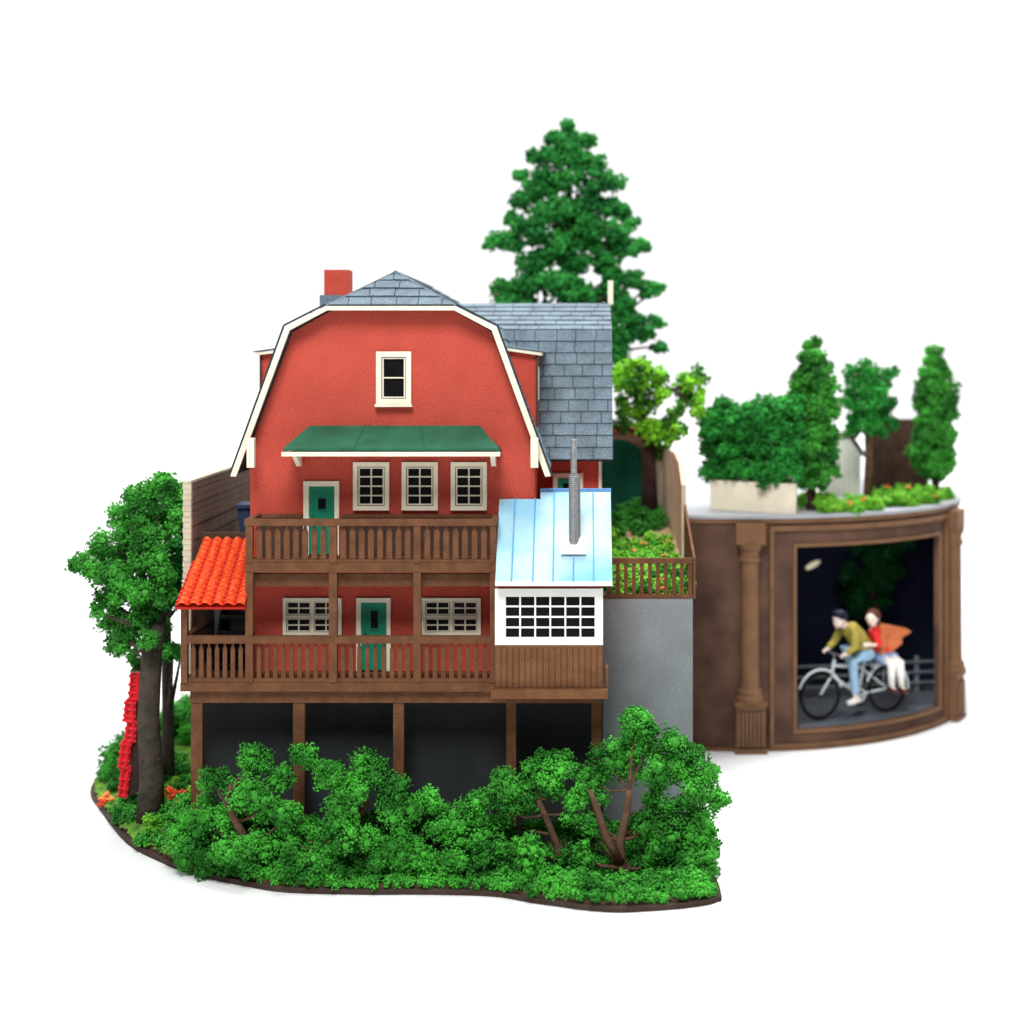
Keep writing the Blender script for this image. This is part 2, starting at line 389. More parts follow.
# dormers on the two steep slopes
for s in (1, -1):
    def g(x, y, z): return (MX+s*x, y, z)
    b = MB(); b.prism([g(1.05, 18.65, 5.56), g(1.61, 18.65, 5.50), g(1.61, 18.65, 4.62), g(1.50, 18.65, 4.62)], (0, 1.3, 0))
    dm = b.build('dormer', 'red_smooth', house)
    b = MB(); b.prism([g(1.0, 18.58, 5.615), g(1.66, 18.58, 5.52), g(1.66, 18.58, 5.485), g(1.0, 18.58, 5.58)], (0, 1.44, 0)); b.build('dormer_roof', 'cream', dm)
    b = MB(); b.prism([g(1.0, 18.57, 5.632), g(1.69, 18.57, 5.537), g(1.69, 18.57, 5.523), g(1.0, 18.57, 5.618)], (0, 1.46, 0)); b.build('dormer_covering', 'slate', dm)
    b = MB(); b.box(*sorted((MX+s*1.595, MX+s*1.622)), 18.63, 18.66, 4.66, 5.49); b.build('corner_strip', 'wood_dark', dm)
    b = MB(); b.box(*sorted((MX+s*1.60, MX+s*1.617)), 18.85, 19.75, 4.95, 5.35); b.build('dormer_window', 'cream', dm)

# windows
def window(x0, x1, y, z0, z1, cols, rows, fr=.06, split=None, sill=True, parent=house, inset=.0):
    """casing with sash bars and dark panes, on a wall facing -Y at depth y"""
    b = MB(); t0, t1 = y-.045, y-.002
    b.box(x0, x0+fr, t0, t1, z0, z1); b.box(x1-fr, x1, t0, t1, z0, z1); b.box(x0+fr, x1-fr, t0, t1, z1-fr, z1); b.box(x0+fr, x1-fr, t0, t1, z0, z0+fr)
    w = b.build('window', 'cream', parent)
    b = MB(); b.box(x0+fr*.9, x1-fr*.9, y-.009, y-.004, z0+fr*.9, z1-fr*.9); b.build('pane', 'pane', w)
    ix0, ix1, iz0, iz1 = x0+fr, x1-fr, z0+fr, z1-fr
    def sash(a0, a1, c0, c1):
        b = MB(); e = .010 if split else .014; t0, t1 = y-.03, y-.012
        b.box(a0, a0+e, t0, t1, c0, c1); b.box(a1-e, a1, t0, t1, c0, c1); b.box(a0+e, a1-e, t0, t1, c1-e, c1); b.box(a0+e, a1-e, t0, t1, c0, c0+e)
        for i in range(1, cols):
            x = a0+(a1-a0)*i/cols; b.box(x-.0075, x+.0075, y-.028, y-.014, c0+e, c1-e)
        for i in range(1, rows):
            z = c0+(c1-c0)*i/rows; b.box(a0+e, a1-e, y-.027, y-.015, z-.0075, z+.0075)
        b.build('sash', 'cream', w)
    if split:
        mx, mz = (ix0+ix1)/2, (iz0+iz1)/2; h = .016
        b = MB(); b.box(mx-h, mx+h, y-.04, y-.01, iz0, iz1); b.box(ix0, mx-h, y-.038, y-.01, mz-h, mz+h); b.box(mx+h, ix1, y-.038, y-.01, mz-h, mz+h); b.build('mullion', 'cream', w)
        for a0, a1 in ((ix0, mx-h), (mx+h, ix1)):
            for c0, c1 in ((iz0, mz-h), (mz+h, iz1)): sash(a0+.006, a1-.006, c0+.006, c1-.006)
    else: sash(ix0+.009, ix1-.009, iz0+.009, iz1-.009)
    if sill:
        b = MB(); b.box(x0-.012, x1+.012, y-.075, y-.001, z0-.03, z0-.001); b.build('sill', 'cream', w)
    return w
D = 18.0
w = window(X(376.5, D), X(411.5, D), D, Z(404, D), Z(351.5, D), 1, 2, fr=.06); w['label'] = 'lone two-pane attic window high in the gable'
for a in (353.5, 402, 451): window(X(a, D), X(a+36, D), D, Z(510, D), Z(462, D), 2, 4, fr=.05, sill=False)
for a, c in ((283.5, 342), (422, 481)): window(X(a, D), X(c, D), D, Z(635, D), Z(597.5, D), 2, 2, fr=.038, split=True, sill=False)
# wing window above the lean-to roof
b = MB(); DW = 19.35
x0, x1, z0, z1 = X(553, DW), X(583, DW), 3.45, Z(473, DW)
b.box(x0, x0+.055, DW-.04, DW-.002, z0, z1); b.box(x1-.055, x1, DW-.04, DW-.002, z0, z1); b.box(x0+.055, x1-.055, DW-.04, DW-.002, z1-.055, z1)
w = b.build('wing_door', 'cream', house)
b = MB(); b.box(x0+.055, x1-.055, DW-.02, DW-.004, z0, z1-.055); b.build('door_leaf', 'green_paint', w)
b = MB(); b.box(x0+.12, x1-.12, DW-.028, DW-.021, z1-.26, z1-.12); b.build('door_pane', 'pane', w)
# doors
def door(fx0, fx1, lx0, lx1, zt, zlt, zb, win):
    y = D; b = MB()
    b.box(X(fx0, D), X(lx0, D), y-.045, y-.002, zb, Z(zt, D)); b.box(X(lx1, D), X(fx1, D), y-.045, y-.002, zb, Z(zt, D)); b.box(X(lx0, D), X(lx1, D), y-.045, y-.002, Z(zlt, D), Z(zt, D))
    fr = b.build('door', 'cream', house)
    b = MB(); a0, a1 = X(lx0, D)+.002, X(lx1, D)-.002; b.box(a0, a1, y-.018, y-.003, zb+.01, Z(zlt, D)-.002)
    for k in range(0, 6):
        x = a0+(a1-a0)*k/5.; 
        if 0 < k < 5: b.box(x-.004, x+.004, y-.021, y-.0185, zb+.05, Z(zlt, D)-.05)
    zm = (zb+Z(zlt, D))/2
    b.box(a0, a0+.03, y-.026, y-.019, zb+.01, Z(zlt, D)-.004); b.box(a1-.03, a1, y-.026, y-.019, zb+.01, Z(zlt, D)-.004)
    b.box(a0+.03, a1-.03, y-.026, y-.019, Z(zlt, D)-.05, Z(zlt, D)-.004); b.box(a0+.03, a1-.03, y-.026, y-.019, zm-.05, zm)
    b.build('door_leaf', 'green_paint', fr)
    x0, x1, zz1, zz0 = X(win[0], D), X(win[1], D), Z(win[2], D), Z(win[3], D)
    b = MB(); e = .014
    b.box(x0-e, x0, y-.034, y-.0265, zz0-e, zz1+e); b.box(x1, x1+e, y-.034, y-.0265, zz0-e, zz1+e); b.box(x0, x1, y-.034, y-.0265, zz1, zz1+e); b.box(x0, x1, y-.034, y-.0265, zz0-e, zz0)
    b.build('door_window_frame', 'green_paint', fr)
    b = MB(); b.box(x0, x1, y-.031, y-.022, zz0, zz1); b.build('door_pane', 'pane', fr)
    b = MB(); b.ball((a0+.045, y-.04, zm+.03), .012); b.build('door_handle', 'wood_dark', fr, smooth=True)
door(304, 339.5, 309.5, 335, 481, 486, 3.245, (318.5, 326.5, 498, 509))
door(356.7, 391, 361.5, 387, 597.5, 602, 1.945, (371, 378.5, 610, 628))
# green awning
aw = [(-3.235, 17.44, 4.44), (-.885, 17.44, 4.44), (-1.125, 17.995, 4.66), (-3.04, 17.995, 4.66)]
b = MB(); b.prism([Vector(p)+Vector((0, 0, .012)) for p in aw], (0, 0, .028))
b.prism([aw[0], (-3.235, 17.995, 4.44), aw[3]], (.012, 0, .0)); b.prism([aw[1], (-.885, 17.995, 4.44), aw[2]], (-.012, 0, 0))
for k in (1, 2):
    f = Vector(aw[0]).lerp(Vector(aw[1]), k/3-.005*k); t = Vector(aw[3]).lerp(Vector(aw[2]), k/3-.01*k)
    b.tube([f+Vector((0, 0, .043)), t+Vector((0, 0, .043))], .008, 6)
awn = b.build('awning', 'green_roof', house)
b = MB(); b.box(-3.25, -.87, 17.415, 17.437, 4.392, 4.44); b.box(-3.235, -.885, 17.44, 17.99, 4.395, 4.415); b.build('fascia', 'cream', awn)
for x in (-3.15, -.97):
    b = MB(); b.prism([(x-.02, 17.6, 4.384), (x-.02, 17.95, 4.384), (x-.02, 17.95, 4.25), (x-.02, 17.88, 4.25)], (.05, 0, 0)); b.build('awning_bracket', 'cream', awn)

# ---- verandas
DF = 17.4
def baluster_mesh(z0, z1, w):
    b = MB(); p = [(-w*.5, 0, z0), (w*.5, 0, z0), (w*.5, 0, z0+(z1-z0)*.80), (w*.22, 0, z0+(z1-z0)*.93), (w*.22, 0, z1), (-w*.22, 0, z1), (-w*.22, 0, z0+(z1-z0)*.93), (-w*.5, 0, z0+(z1-z0)*.80)]
    b.prism(p, (0, .025, 0)); return b
def baluster_row(parent, x0, x1, y, z0, z1, w, pitch):
    n = max(1, round((x1-x0)/pitch)); st = (x1-x0)/n
    for i in range(n):
        x = x0+st*(i+.5); bb = baluster_mesh(z0, z1, w)
        if 'proto' not in baluster_row.__dict__ or baluster_row.key != (z0, z1, w):
            bb.v = [(a+x, c+y, d) for a, c, d in bb.v]
            baluster_row.proto = bb.build('baluster', 'wood', parent); baluster_row.key = (z0, z1, w); baluster_row.x = x; baluster_row.y = y
        else: dup(baluster_row.proto, (x-baluster_row.x, y-baluster_row.y, 0), parent)
posts_u = [(245.5, 253), (329, 337), (413.5, 421), (490, 496.5)]
posts_l = [(181, 187.5)]+posts_u
XL, XM, XR = X(181, DF), X(245.5, DF), X(496.5, DF)
# upper balcony
b = MB(); b.box(XM, XR, DF, 17.995, 3.13, 3.235); bal = b.build('balcony', 'wood', house)
b = MB(); b.box(XM+.02, XR-.02, 17.5, 17.56, 2.965, 3.10); b.box(XM+.02, XM+.07, 17.56, 17.99, 2.965, 3.10); b.build('beam', 'wood', bal)
b = MB(); b.box(X(341, D), XR-.06, 17.975, 17.996, 3.2355, 3.668); b.box(XM+.06, X(303, D), 17.975, 17.996, 3.2355, 3.668); b.build('back_board', 'wood_dark', bal)
b = MB(); b.box(XM-.01, XR+.005, DF-.02, DF+.075, 3.64, 3.71); b.box(XM-.01, XM+.06, DF+.075, 17.99, 3.64, 3.71); b.box(XR-.06, XR+.005, DF+.075, 17.2+.79, 3.64, 3.71)
b.box(X(342, D), XR-.06, 17.94, 17.99, 3.67, 3.705); b.box(XM+.06, X(302.5, D), 17.94, 17.99, 3.67, 3.705)
b.build('handrail', 'wood', bal)
b = MB(); b.box(XM+.05, XR-.05, DF+.01, DF+.05, 3.235, 3.27); b.build('bottom_rail', 'wood', bal)
for i in range(3): baluster_row(bal, X(posts_u[i][1], DF)+.015, X(posts_u[i+1][0], DF)-.015, DF+.02, 3.271, 3.639, .062, .098)
for p in posts_u:
    b = MB(); b.box(X(p[0], DF), X(p[1], DF), DF-.012, DF+.07, 1.935, 3.128); b.build('post', 'wood', bal)
    b = MB(); b.box(X(p[0], DF)+.003, X(p[1], DF)-.003, DF-.01, DF+.06, 3.2355, 3.639); b.build('post', 'wood', bal)
# lower veranda
b = MB(); b.box(XL-.01, XR-.01, DF, 17.995, 1.835, 1.93); b.box(XL-.01, -3.72, 17.996, 19.0, 1.80, 1.925); ver = b.build('veranda', 'wood', house)
b = MB(); b.box(XL, XR-.01, DF-.014, DF+.085, 2.36, 2.435); b.box(XL, XL+.07, DF+.085, 17.95, 2.36, 2.435); b.build('handrail', 'wood', ver)
b = MB(); b.box(XL+.05, XR-.05, DF+.012, DF+.05, 1.931, 1.975); b.build('bottom_rail', 'wood', ver)
for i in range(4): baluster_row(ver, X(posts_l[i][1], DF)+.015, X(posts_l[i+1][0], DF)-.015, DF+.02, 1.976, 2.359, .047, .092)
b = MB(); b.box(XL, XL+.07, DF-.02, DF+.06, 1.931, 2.76); b.build('post', 'wood', ver)
b = MB(); b.box(X(191, 17.5), XR, 17.46, 17.56, 1.70, 1.832); b.build('beam', 'wood', ver)
for p in [(191.5, 203), (293.5, 305), (393.5, 404), (506.5, 516), (591.5, 601.5)]:
    b = MB(); b.box(X(p[0], 17.5), X(p[1], 17.5), 17.47, 17.58, .056, 1.699); b.build('support_column', 'wood', ver)
b = MB(); b.box(XR+.002, X(602, 17.5), 17.42, 17.56, 1.705, 1.817); b.build('beam', 'wood', ver)
# dark undercroft wall
b = MB(); b.box(-4.30, .255, 17.88, 18.28, .056, 1.79); o = b.build('foundation_wall', 'dark_card', house)

# ---- tiled side roof
def tile_roof(bl, br, tl, tr, cols, rows, parent, name, cut):
    bl, br, tl, tr = map(Vector, (bl, br, tl, tr)); n = (br-bl).cross(tl-bl).normalized()
    if n.z < 0: n = -n
    nu, nv = cols*12, rows*5; g = []
    for j in range(nv+1):
        v = j/nv; cr = v*rows; fr = cr-math.floor(cr) if j < nv else 1
        for i in range(nu+1):
            u = i/nu; a = bl.lerp(br, u); c = tl.lerp(tr, u); p = a.lerp(c, v)
            ph = (u*cols) % 1; rib = max(0, math.sin(math.pi*(ph-.22)/.78))**.8 if ph > .22 else 0
            g.append(p+n*(.010+.036*rib+.022*(1-fr)))
    ok = lambda i, j: not (j/nv > cut[1] and i/nu < cut[0])
    A, Bq = [], []
    for j in range(nv):
        for i in range(nu):
            if ok(i, j): (Bq if ((i % 12) < 3) else A).append((j*(nu+1)+i, j*(nu+1)+i+1, (j+1)*(nu+1)+i+1, (j+1)*(nu+1)+i))
    b = MB(); b.add(g, A+Bq); o = b.build(name, 'red_tile', parent)
    o.data.materials.append(M['red_pan'])
    for k, p in enumerate(o.data.polygons): p.material_index = 1 if k >= len(A) else 0
    b = MB(); xc = bl.x+(br.x-bl.x)*cut[0]; ml, mc = bl.lerp(tl, cut[1]), None
    m2 = Vector((ml.x+(br.x-bl.x)*cut[0], ml.y, ml.z)); t2 = Vector((tl.x+(br.x-bl.x)*cut[0], tl.y, tl.z))
    b.prism([bl, br, tr, t2, m2, ml], -n*.03); b.build('roof_board', 'red_pan', o)
    return o
zt = Z(537, 18.2)
tile_roof((X(175, 17.25), 17.25, 2.775), (X(244.5, 17.25), 17.25, 2.775), (X(175, 17.25)+.06, 18.2, zt-.03), (X(244.5, 17.25)+.0, 18.2, zt-.03), 6, 16, house, 'porch_roof', (1/24, .64))
b = MB(); b.box(-4.33, X(244.5, 17.3), 18.21, 18.26, zt-.06, zt+.05); b.build('ridge_board', 'wood_dark', house)
# stairs beside the house
st = thing('staircase', 'dark grey stairs climbing behind the left end of the veranda', 'stairs', (-3.95, 18.3, 1.93))
for k in range(7):
    b = MB(); b.box(-4.15, -3.74, 18.10+.12*k, 18.24+.12*k, 1.95+.165*k, 1.985+.165*k); b.build('step', 'slate_joint', st)
b = MB(); b.prism([(-4.17, 18.1, 1.84), (-4.17, 18.1, 1.94), (-4.17, 18.95, 3.1), (-4.17, 18.97, 1.84)], (.018, 0, 0)); b.prism([(-3.735, 18.1, 1.84), (-3.735, 18.1, 1.94), (-3.735, 18.95, 3.1), (-3.735, 18.97, 1.84)], (.018, 0, 0)); b.build('stringer', 'slate_joint', st)
# ---- lean-to annex
an0, an1, DA = X(495, 17.2), X(603, 17.2), 17.2
b = MB(); b.box(an0+.015, an1-.015, DA+.03, 17.995, 1.93, 3.06); b.prism([(an0+.02, 17.25, 3.06), (an0+.02, 17.995, 3.06), (an0+.02, 17.995, 3.72)], (an1-an0-.04, 0, 0)); b.box(-.40, an1-.015, 18.0, 19.345, 1.93, 3.75)
anx = b.build('lean_to', 'red_smooth', house)
b = MB(); zz0, zz1 = 1.918, 2.38; b.box(an0, an1, DA+.003, DA+.028, zz0, zz1); b.build('backing_board', 'bark_dark', anx); b = MB()
n = 18
for k in range(n):
    a = an0+(an1-an0)*k/n; b.box(a+.0035, a+(an1-an0)/n-.0035, DA-.008, DA+.0025, zz0+.002, zz1-.03)
b.box(an0, an1, DA-.01, DA+.0025, zz1-.028, zz1-.001)
b.build('siding', 'wood_light', anx)
b = MB(); b.box(X(491, 17.1), X(608, 17.1), 17.1, DA+.0, 1.82, 1.915); b.box(X(606, 17.1), X(608.5, 17.1), DA, 17.42, 1.82, 2.13); b.build('ledge', 'wood_light', anx)
# window wall
lx0, lx1, lz0, lz1 = X(505, DA), X(595.5, DA), Z(638, DA), Z(596, DA); wz0, wz1 = 2.381, 2.985
b = MB(); b.box(an0, lx0, DA-.012, DA+.028, wz0, wz1); b.box(lx1, an1, DA-.012, DA+.028, wz0, wz1); b.box(lx0, lx1, DA-.012, DA+.028, wz0, lz0); b.box(lx0, lx1, DA-.012, DA+.028, lz1, wz1)
ww = b.build('window', 'white_paint', anx); ww['label'] = 'wide white grid window of the lean-to'
b = MB()
for k in range(7):
    x = lx0+(lx1-lx0)*k/6; b.box(x-.009, x+.009, DA+.0, DA+.02, lz0, lz1)
for k in range(5):
    z = lz0+(lz1-lz0)*k/4; b.box(lx0, lx1, DA+.002, DA+.018, z-.009, z+.009)
b.build('sash', 'white_paint', ww)
b = MB(); b.box(lx0, lx1, DA+.0215, DA+.0275, lz0, lz1); b.build('pane', 'pane', ww)
# blue tin roof with a step at its top
r0, r1 = -.905, .345; R0 = Vector((0, 17.08, 3.045)); R1 = Vector((0, 17.98, 3.855)); R2 = Vector((0, 18.06, 3.927))
n = Vector((0, -(R1.z-R0.z), R1.y-R0.y)).normalized()
b = MB(); b.prism([(r0, R0.y, R0.z), (r1, R0.y, R0.z), (r1, R2.y, R2.z), (-.445, R2.y, R2.z), (-.445, R1.y, R1.z), (r0, R1.y, R1.z)], n*.03); tin = b.build('tin_roof', 'blue_tin', anx)
b = MB()
for x in (-.731, -.504, -.288, -.07, .147):
    top = R2 if x > -.445 else R1
    b.prism([Vector((x-.006, R0.y, R0.z))+n*.031, Vector((x+.006, R0.y, R0.z))+n*.031, Vector((x+.006, top.y, top.z))+n*.031, Vector((x-.006, top.y, top.z))+n*.031], n*.022)
b.build('standing_seam', 'blue_seam', tin)
b = MB(); b.box(-.45, r1+.005, 18.05, 18.10, 3.945, 3.985); b.build('roof_ridge', 'blue_edge', tin)
b = MB(); b.box(r0, r1, 17.05, 17.075, 3.035, 3.08); b.build('fascia', 'white_paint', tin)
# flue
pr = Vector((-.068, 17.45, 0)); zr = R0.z+(pr.y-R0.y)*(R1.z-R0.z)/(R1.y-R0.y)
c = Vector((pr.x, pr.y, zr)); up = Vector((0, R1.y-R0.y, R1.z-R0.z)).normalized()
b = MB(); q = [c+n*.055+Vector((sx*.14, 0, 0))+up*sy*.125 for sx, sy in ((-1, -1), (1, -1), (1, 1), (-1, 1))]; b.prism(q, n*.02)
fl = b.build('flue', 'white_paint', anx)
b = MB(); pts = []; rr = []; z = zr+.02
while z < 4.18: pts += [(pr.x, pr.y, z), (pr.x, pr.y, z+.011)]; rr += [.058, .050]; z += .022
b.tube(pts, rr, 16); b.build('pipe', 'steel', fl)
b = MB(); pts = []; rr = []; z = 4.17
while z < 4.57: pts += [(pr.x, pr.y, z), (pr.x, pr.y, z+.011)]; rr += [.036, .031]; z += .022
b.tube(pts, rr, 14); b.tube([(pr.x, pr.y, 4.165), (pr.x, pr.y, 4.20)], .046, 14); b.build('pipe_top', 'steel', fl)
b = MB(); b.tube([(pr.x+.062, pr.y+.03, zr+.1), (pr.x+.062, pr.y+.01, 4.16)], .012, 8); b.build('stay_rod', 'steel', fl)

# ------------------------------------------------------------------ walls and fences around
b = MB(); b.box(.262, 1.29, 18.3, 18.44, .056, 2.70); b.box(1.22, 1.29, 18.44, 22.2, .056, 2.70)
o = b.build('retaining_wall', 'grey_card'); tag(o, 'plain light grey retaining wall to the right of the house', 'wall')
fe = thing('garden_fence', 'low brown picket fence on top of the grey retaining wall', 'fence', (.78, 18.35, 2.70))
f0, f1 = .20, 1.29
b = MB(); b.box(f0, f1, 18.32, 18.37, Z(564, 18.3), Z(558.5, 18.3)); b.build('top_rail', 'wood', fe)
b = MB(); b.box(f0, f1, 18.32, 18.37, 2.702, 2.75); b.build('bottom_rail', 'wood', fe)
zt = Z(564, 18.3)-.002
for k in range(12):
    x = f0+.05+k*.092; b = MB(); p = [(x-.022, 18.335, 2.751), (x+.022, 18.335, 2.751), (x+.022, 18.335, zt), (x-.022, 18.335, zt)]; b.prism(p, (0, .02, 0)); b.build('picket', 'wood', fe)
b = MB(); b.prism([(1.295, 18.32, 2.70), (1.295, 19.95, 2.80), (1.295, 19.95, 3.62), (1.295, 18.32, 3.17)], (.03, 0, 0)); b.build('side_panel', 'wood', fe)
# left boundary wall
lw = thing('boundary_wall', 'tall brown boarded wall with pale brick end left of the house', 'wall', (-4.39, 20, 1.93))
b = MB(); n = 26; z0, z1 = 1.935, 4.06
for k in range(n):
    a = z0+(z1-z0)*k/n; c = z0+(z1-z0)*(k+1)/n; j = rnd.uniform(-.003, .003)
    b.box(-4.405, -4.35+j, 17.93, 22.2, a+.004, c-.004)
b.box(-4.405, -4.357, 17.935, 22.2, 1.94, z1); b.box(-4.405, -4.345, 17.935, 22.2, 1.86, 1.934); b.build('wall_face', 'brick_tan', lw)
b = MB(); n = 34
for k in range(n):
    a = z0+(z1-z0)*k/n; c = z0+(z1-z0)*(k+1)/n; b.box(-4.43-(.008 if k % 2 else 0), -4.345, 17.86+(.006 if k % 2 else 0), 17.927, a+.003, c-.003)
b.box(-4.425, -4.35, 17.87, 17.926, z0, z1); b.build('brick_end', 'cap_tan', lw)
b = MB(); b.box(-4.435, -4.345, 17.86, 22.2, 4.062, 4.09); b.build('coping', 'cap_tan', lw)
# blue bin
bn = thing('wheelie_bin', 'dark blue plastic bin standing behind the left corner of the house', 'bin', (-4.05, 20, 3.1))
b = MB(); b.prism([(-4.22, 19.85, 3.105), (-3.88, 19.85, 3.105), (-3.88, 20.15, 3.105), (-4.22, 20.15, 3.105)], (0, 0, .02))
b.add([(-4.2, 19.87, 3.12), (-3.9, 19.87, 3.12), (-3.9, 20.13, 3.12), (-4.2, 20.13, 3.12), (-4.25, 19.82, 3.58), (-3.85, 19.82, 3.58), (-3.85, 20.18, 3.58), (-4.25, 20.18, 3.58)], [(0, 1, 2, 3), (4, 5, 6, 7), (0, 1, 5, 4), (1, 2, 6, 5), (2, 3, 7, 6), (3, 0, 4, 7)])
b.build('bin_body', 'blue_plastic', bn, bevel=.015)
b = MB(); b.box(-4.27, -3.83, 19.79, 20.2, 3.585, 3.64); b.tube([(-4.24, 20.22, 3.6), (-3.86, 20.22, 3.6)], .02); b.build('lid', 'blue_plastic', bn, bevel=.02)
# back garden: arched green doorway building, curved beige wall
ar = thing('garden_building', 'peach garden building with a dark green round arch and red coping behind the lime tree', 'building', (.75, 23.4, 3.1))
b = MB(); b.box(.1, 1.02, 23.4, 24.0, 3.1, 4.36); b.build('wall', 'wall_peach', ar)
b = MB(); cx, cz, R = .52, 3.75, .5; b.prism([(cx-R, 23.36, 3.1), (cx+R, 23.36, 3.1)]+[(cx+R*math.cos(a*math.pi/20), 23.36, cz+R*math.sin(a*math.pi/20)) for a in range(21)], (0, .035, 0)); b.build('arch_door', 'dark_green_paint', ar)
b = MB(); b.box(.05, 1.07, 23.33, 24.05, 4.362, 4.42); b.build('coping', 'red_tile', ar)
bw = MB(); path = [(1.27, 20.0), (1.28, 20.8), (1.27, 21.6), (1.22, 22.3), (1.12, 22.9), (1.03, 23.4)]; tops = [3.86, 4.08, 4.16, 4.16, 4.14, 4.12]
vs = []
for (x, y), t in zip(path, tops): vs += [(x, y, 2.75), (x+.055, y, 2.75), (x+.055, y, t), (x, y, t)]
fs = []
for i in range(len(path)-1):
    a = 4*i; fs += [(a, a+4, a+7, a+3), (a+1, a+2, a+6, a+5), (a+3, a+7, a+6, a+2), (a, a+1, a+5, a+4)]
fs += [(0, 3, 2, 1), tuple(4*(len(path)-1)+k for k in range(4))]
bw.add(vs, fs); o = bw.build('garden_wall', 'wall_beige'); tag(o, 'curved beige wall closing the raised garden beside the fence', 'wall')

# ------------------------------------------------------------------ round display base at the right
DCX, DCY, DR = 2.3, 26.0, 3.75
def dp(th, r=DR): a = math.radians(th); return DCX+r*math.sin(a), DCY-r*math.cos(a)
drum = thing('display_drum', 'brown half-round display base with pilasters and a dark framed alcove', 'display base', (3.8, 25.5, -.03))
XC = 1.34
def arc_wall(mb, t0, t1, z0, z1, r0, r1, step=2):
    n = max(1, int(math.ceil((t1-t0)/step))); vs = []; fs = []
    for i in range(n+1):
        t = t0+(t1-t0)*i/n; a = dp(t, r0); c = dp(t, r1); vs += [(*a, z0), (*c, z0), (*c, z1), (*a, z1)]
    for i in range(n):
        k = 4*i; fs += [(k, k+4, k+5, k+1), (k+1, k+5, k+6, k+2), (k+2, k+6, k+7, k+3), (k+3, k+7, k+4, k)]
    fs += [(0, 1, 2, 3), (4*n, 4*n+3, 4*n+2, 4*n+1)]; mb.add(vs, fs)
TC = -math.degrees(math.asin((DCX-XC)/DR))
b = MB(); arc_wall(b, TC, 11.2, -.03, 3.14, DR-.07, DR); arc_wall(b, 54, 180-TC, -.03, 3.14, DR-.07, DR)
arc_wall(b, 11.2, 54, 2.80, 3.14, DR-.07, DR); arc_wall(b, 11.2, 54, -.03, .255, DR-.07, DR)
y0 = dp(TC)[1]; y1 = dp(180-TC)[1]; b.box(XC, XC+.06, y0+.1, y1-.1, -.03, 3.14)
dw = b.build('curved_wall', 'drum_brown', drum)
b = MB()
arc_wall(b, 5.2, 6.0, .022, 3.10, DR, DR+.045); arc_wall(b, 57.3, 58.3, .022, 3.10, DR, DR+.045); arc_wall(b, 6.0, 57.3, 3.03, 3.10, DR, DR+.045)
arc_wall(b, 6.0, 57.3, .022, .06, DR, DR+.045)
arc_wall(b, 10.3, 11.0, .2, 2.85, DR+.001, DR+.025); arc_wall(b, 54.1, 54.9, .2, 2.85, DR+.001, DR+.025); arc_wall(b, 11.0, 54.1, 2.80, 2.85, DR+.001, DR+.025); arc_wall(b, 11.0, 54.1, .2, .25, DR+.001, DR+.025)
b.build('alcove_frame', 'drum_trim', drum)
b = MB(); arc_wall(b, TC, 180-TC, -.03, .02, DR, DR+.03); b.build('plinth', 'drum_trim', drum)
def dslab(name, r, z0, z1, m):
    t = -math.degrees(math.asin((DCX-XC)/r)); pts = [dp(t+(180-2*t)*i/90, r) for i in range(91)]
    b = MB(); b.prism([(x, y, z0) for x, y in pts], (0, 0, z1-z0)); return b.build(name, m, drum)
dslab('rim', DR+.03, 3.142, 3.20, 'drum_trim'); dslab('top_slab', DR+.05, 3.203, 3.25, 'drum_top')
for t0, t1 in ((-2.1, 3.9), (59.2, 65.2)):
    b = MB(); m_ = (t0+t1)/2
    arc_wall(b, t0, t1, -.025, .62, DR+.002, DR+.16, 1); ped = b.build('pilaster', 'drum_trim', drum)
    b = MB(); arc_wall(b, t0+.3, t1-.3, .045, .57, DR+.161, DR+.164, 1); b.build('groove_shade', 'board', ped)  # dark sheet behind the fluting: shade of the grooves put into colour
    b = MB()
    for k in range(7):
        a = t0+.6+(t1-t0-1.2)*k/6; arc_wall(b, a-.24, a+.24, .07, .55, DR+.165, DR+.185, 1)
    arc_wall(b, t0-.3, t1+.3, .622, .68, DR+.002, DR+.19, 1); arc_wall(b, t0-.3, t1+.3, -.029, .04, DR+.032, DR+.19, 1); b.build('pedestal_fluting', 'drum_trim', ped)
    x, y = dp(m_, DR+.04)
    def lathe(mb, prof, n=20): mb.tube([(x, y, z) for z, r in prof], [r for z, r in prof], n)
    b = MB(); lathe(b, [(.68, .20), (.74, .20), (.76, .175), (.82, .175), (.86, .145), (.90, .135), (1.0, .132), (2.6, .122), (2.62, .15), (2.66, .15), (2.68, .13), (2.76, .13), (2.80, .16), (2.86, .17)]); b.build('shaft', 'drum_trim', ped, smooth=False)
    b = MB(); arc_wall(b, m_-3.0, m_+3.0, 2.86, 3.14, DR+.002, DR+.17, 1); b.build('capital', 'drum_trim', ped)
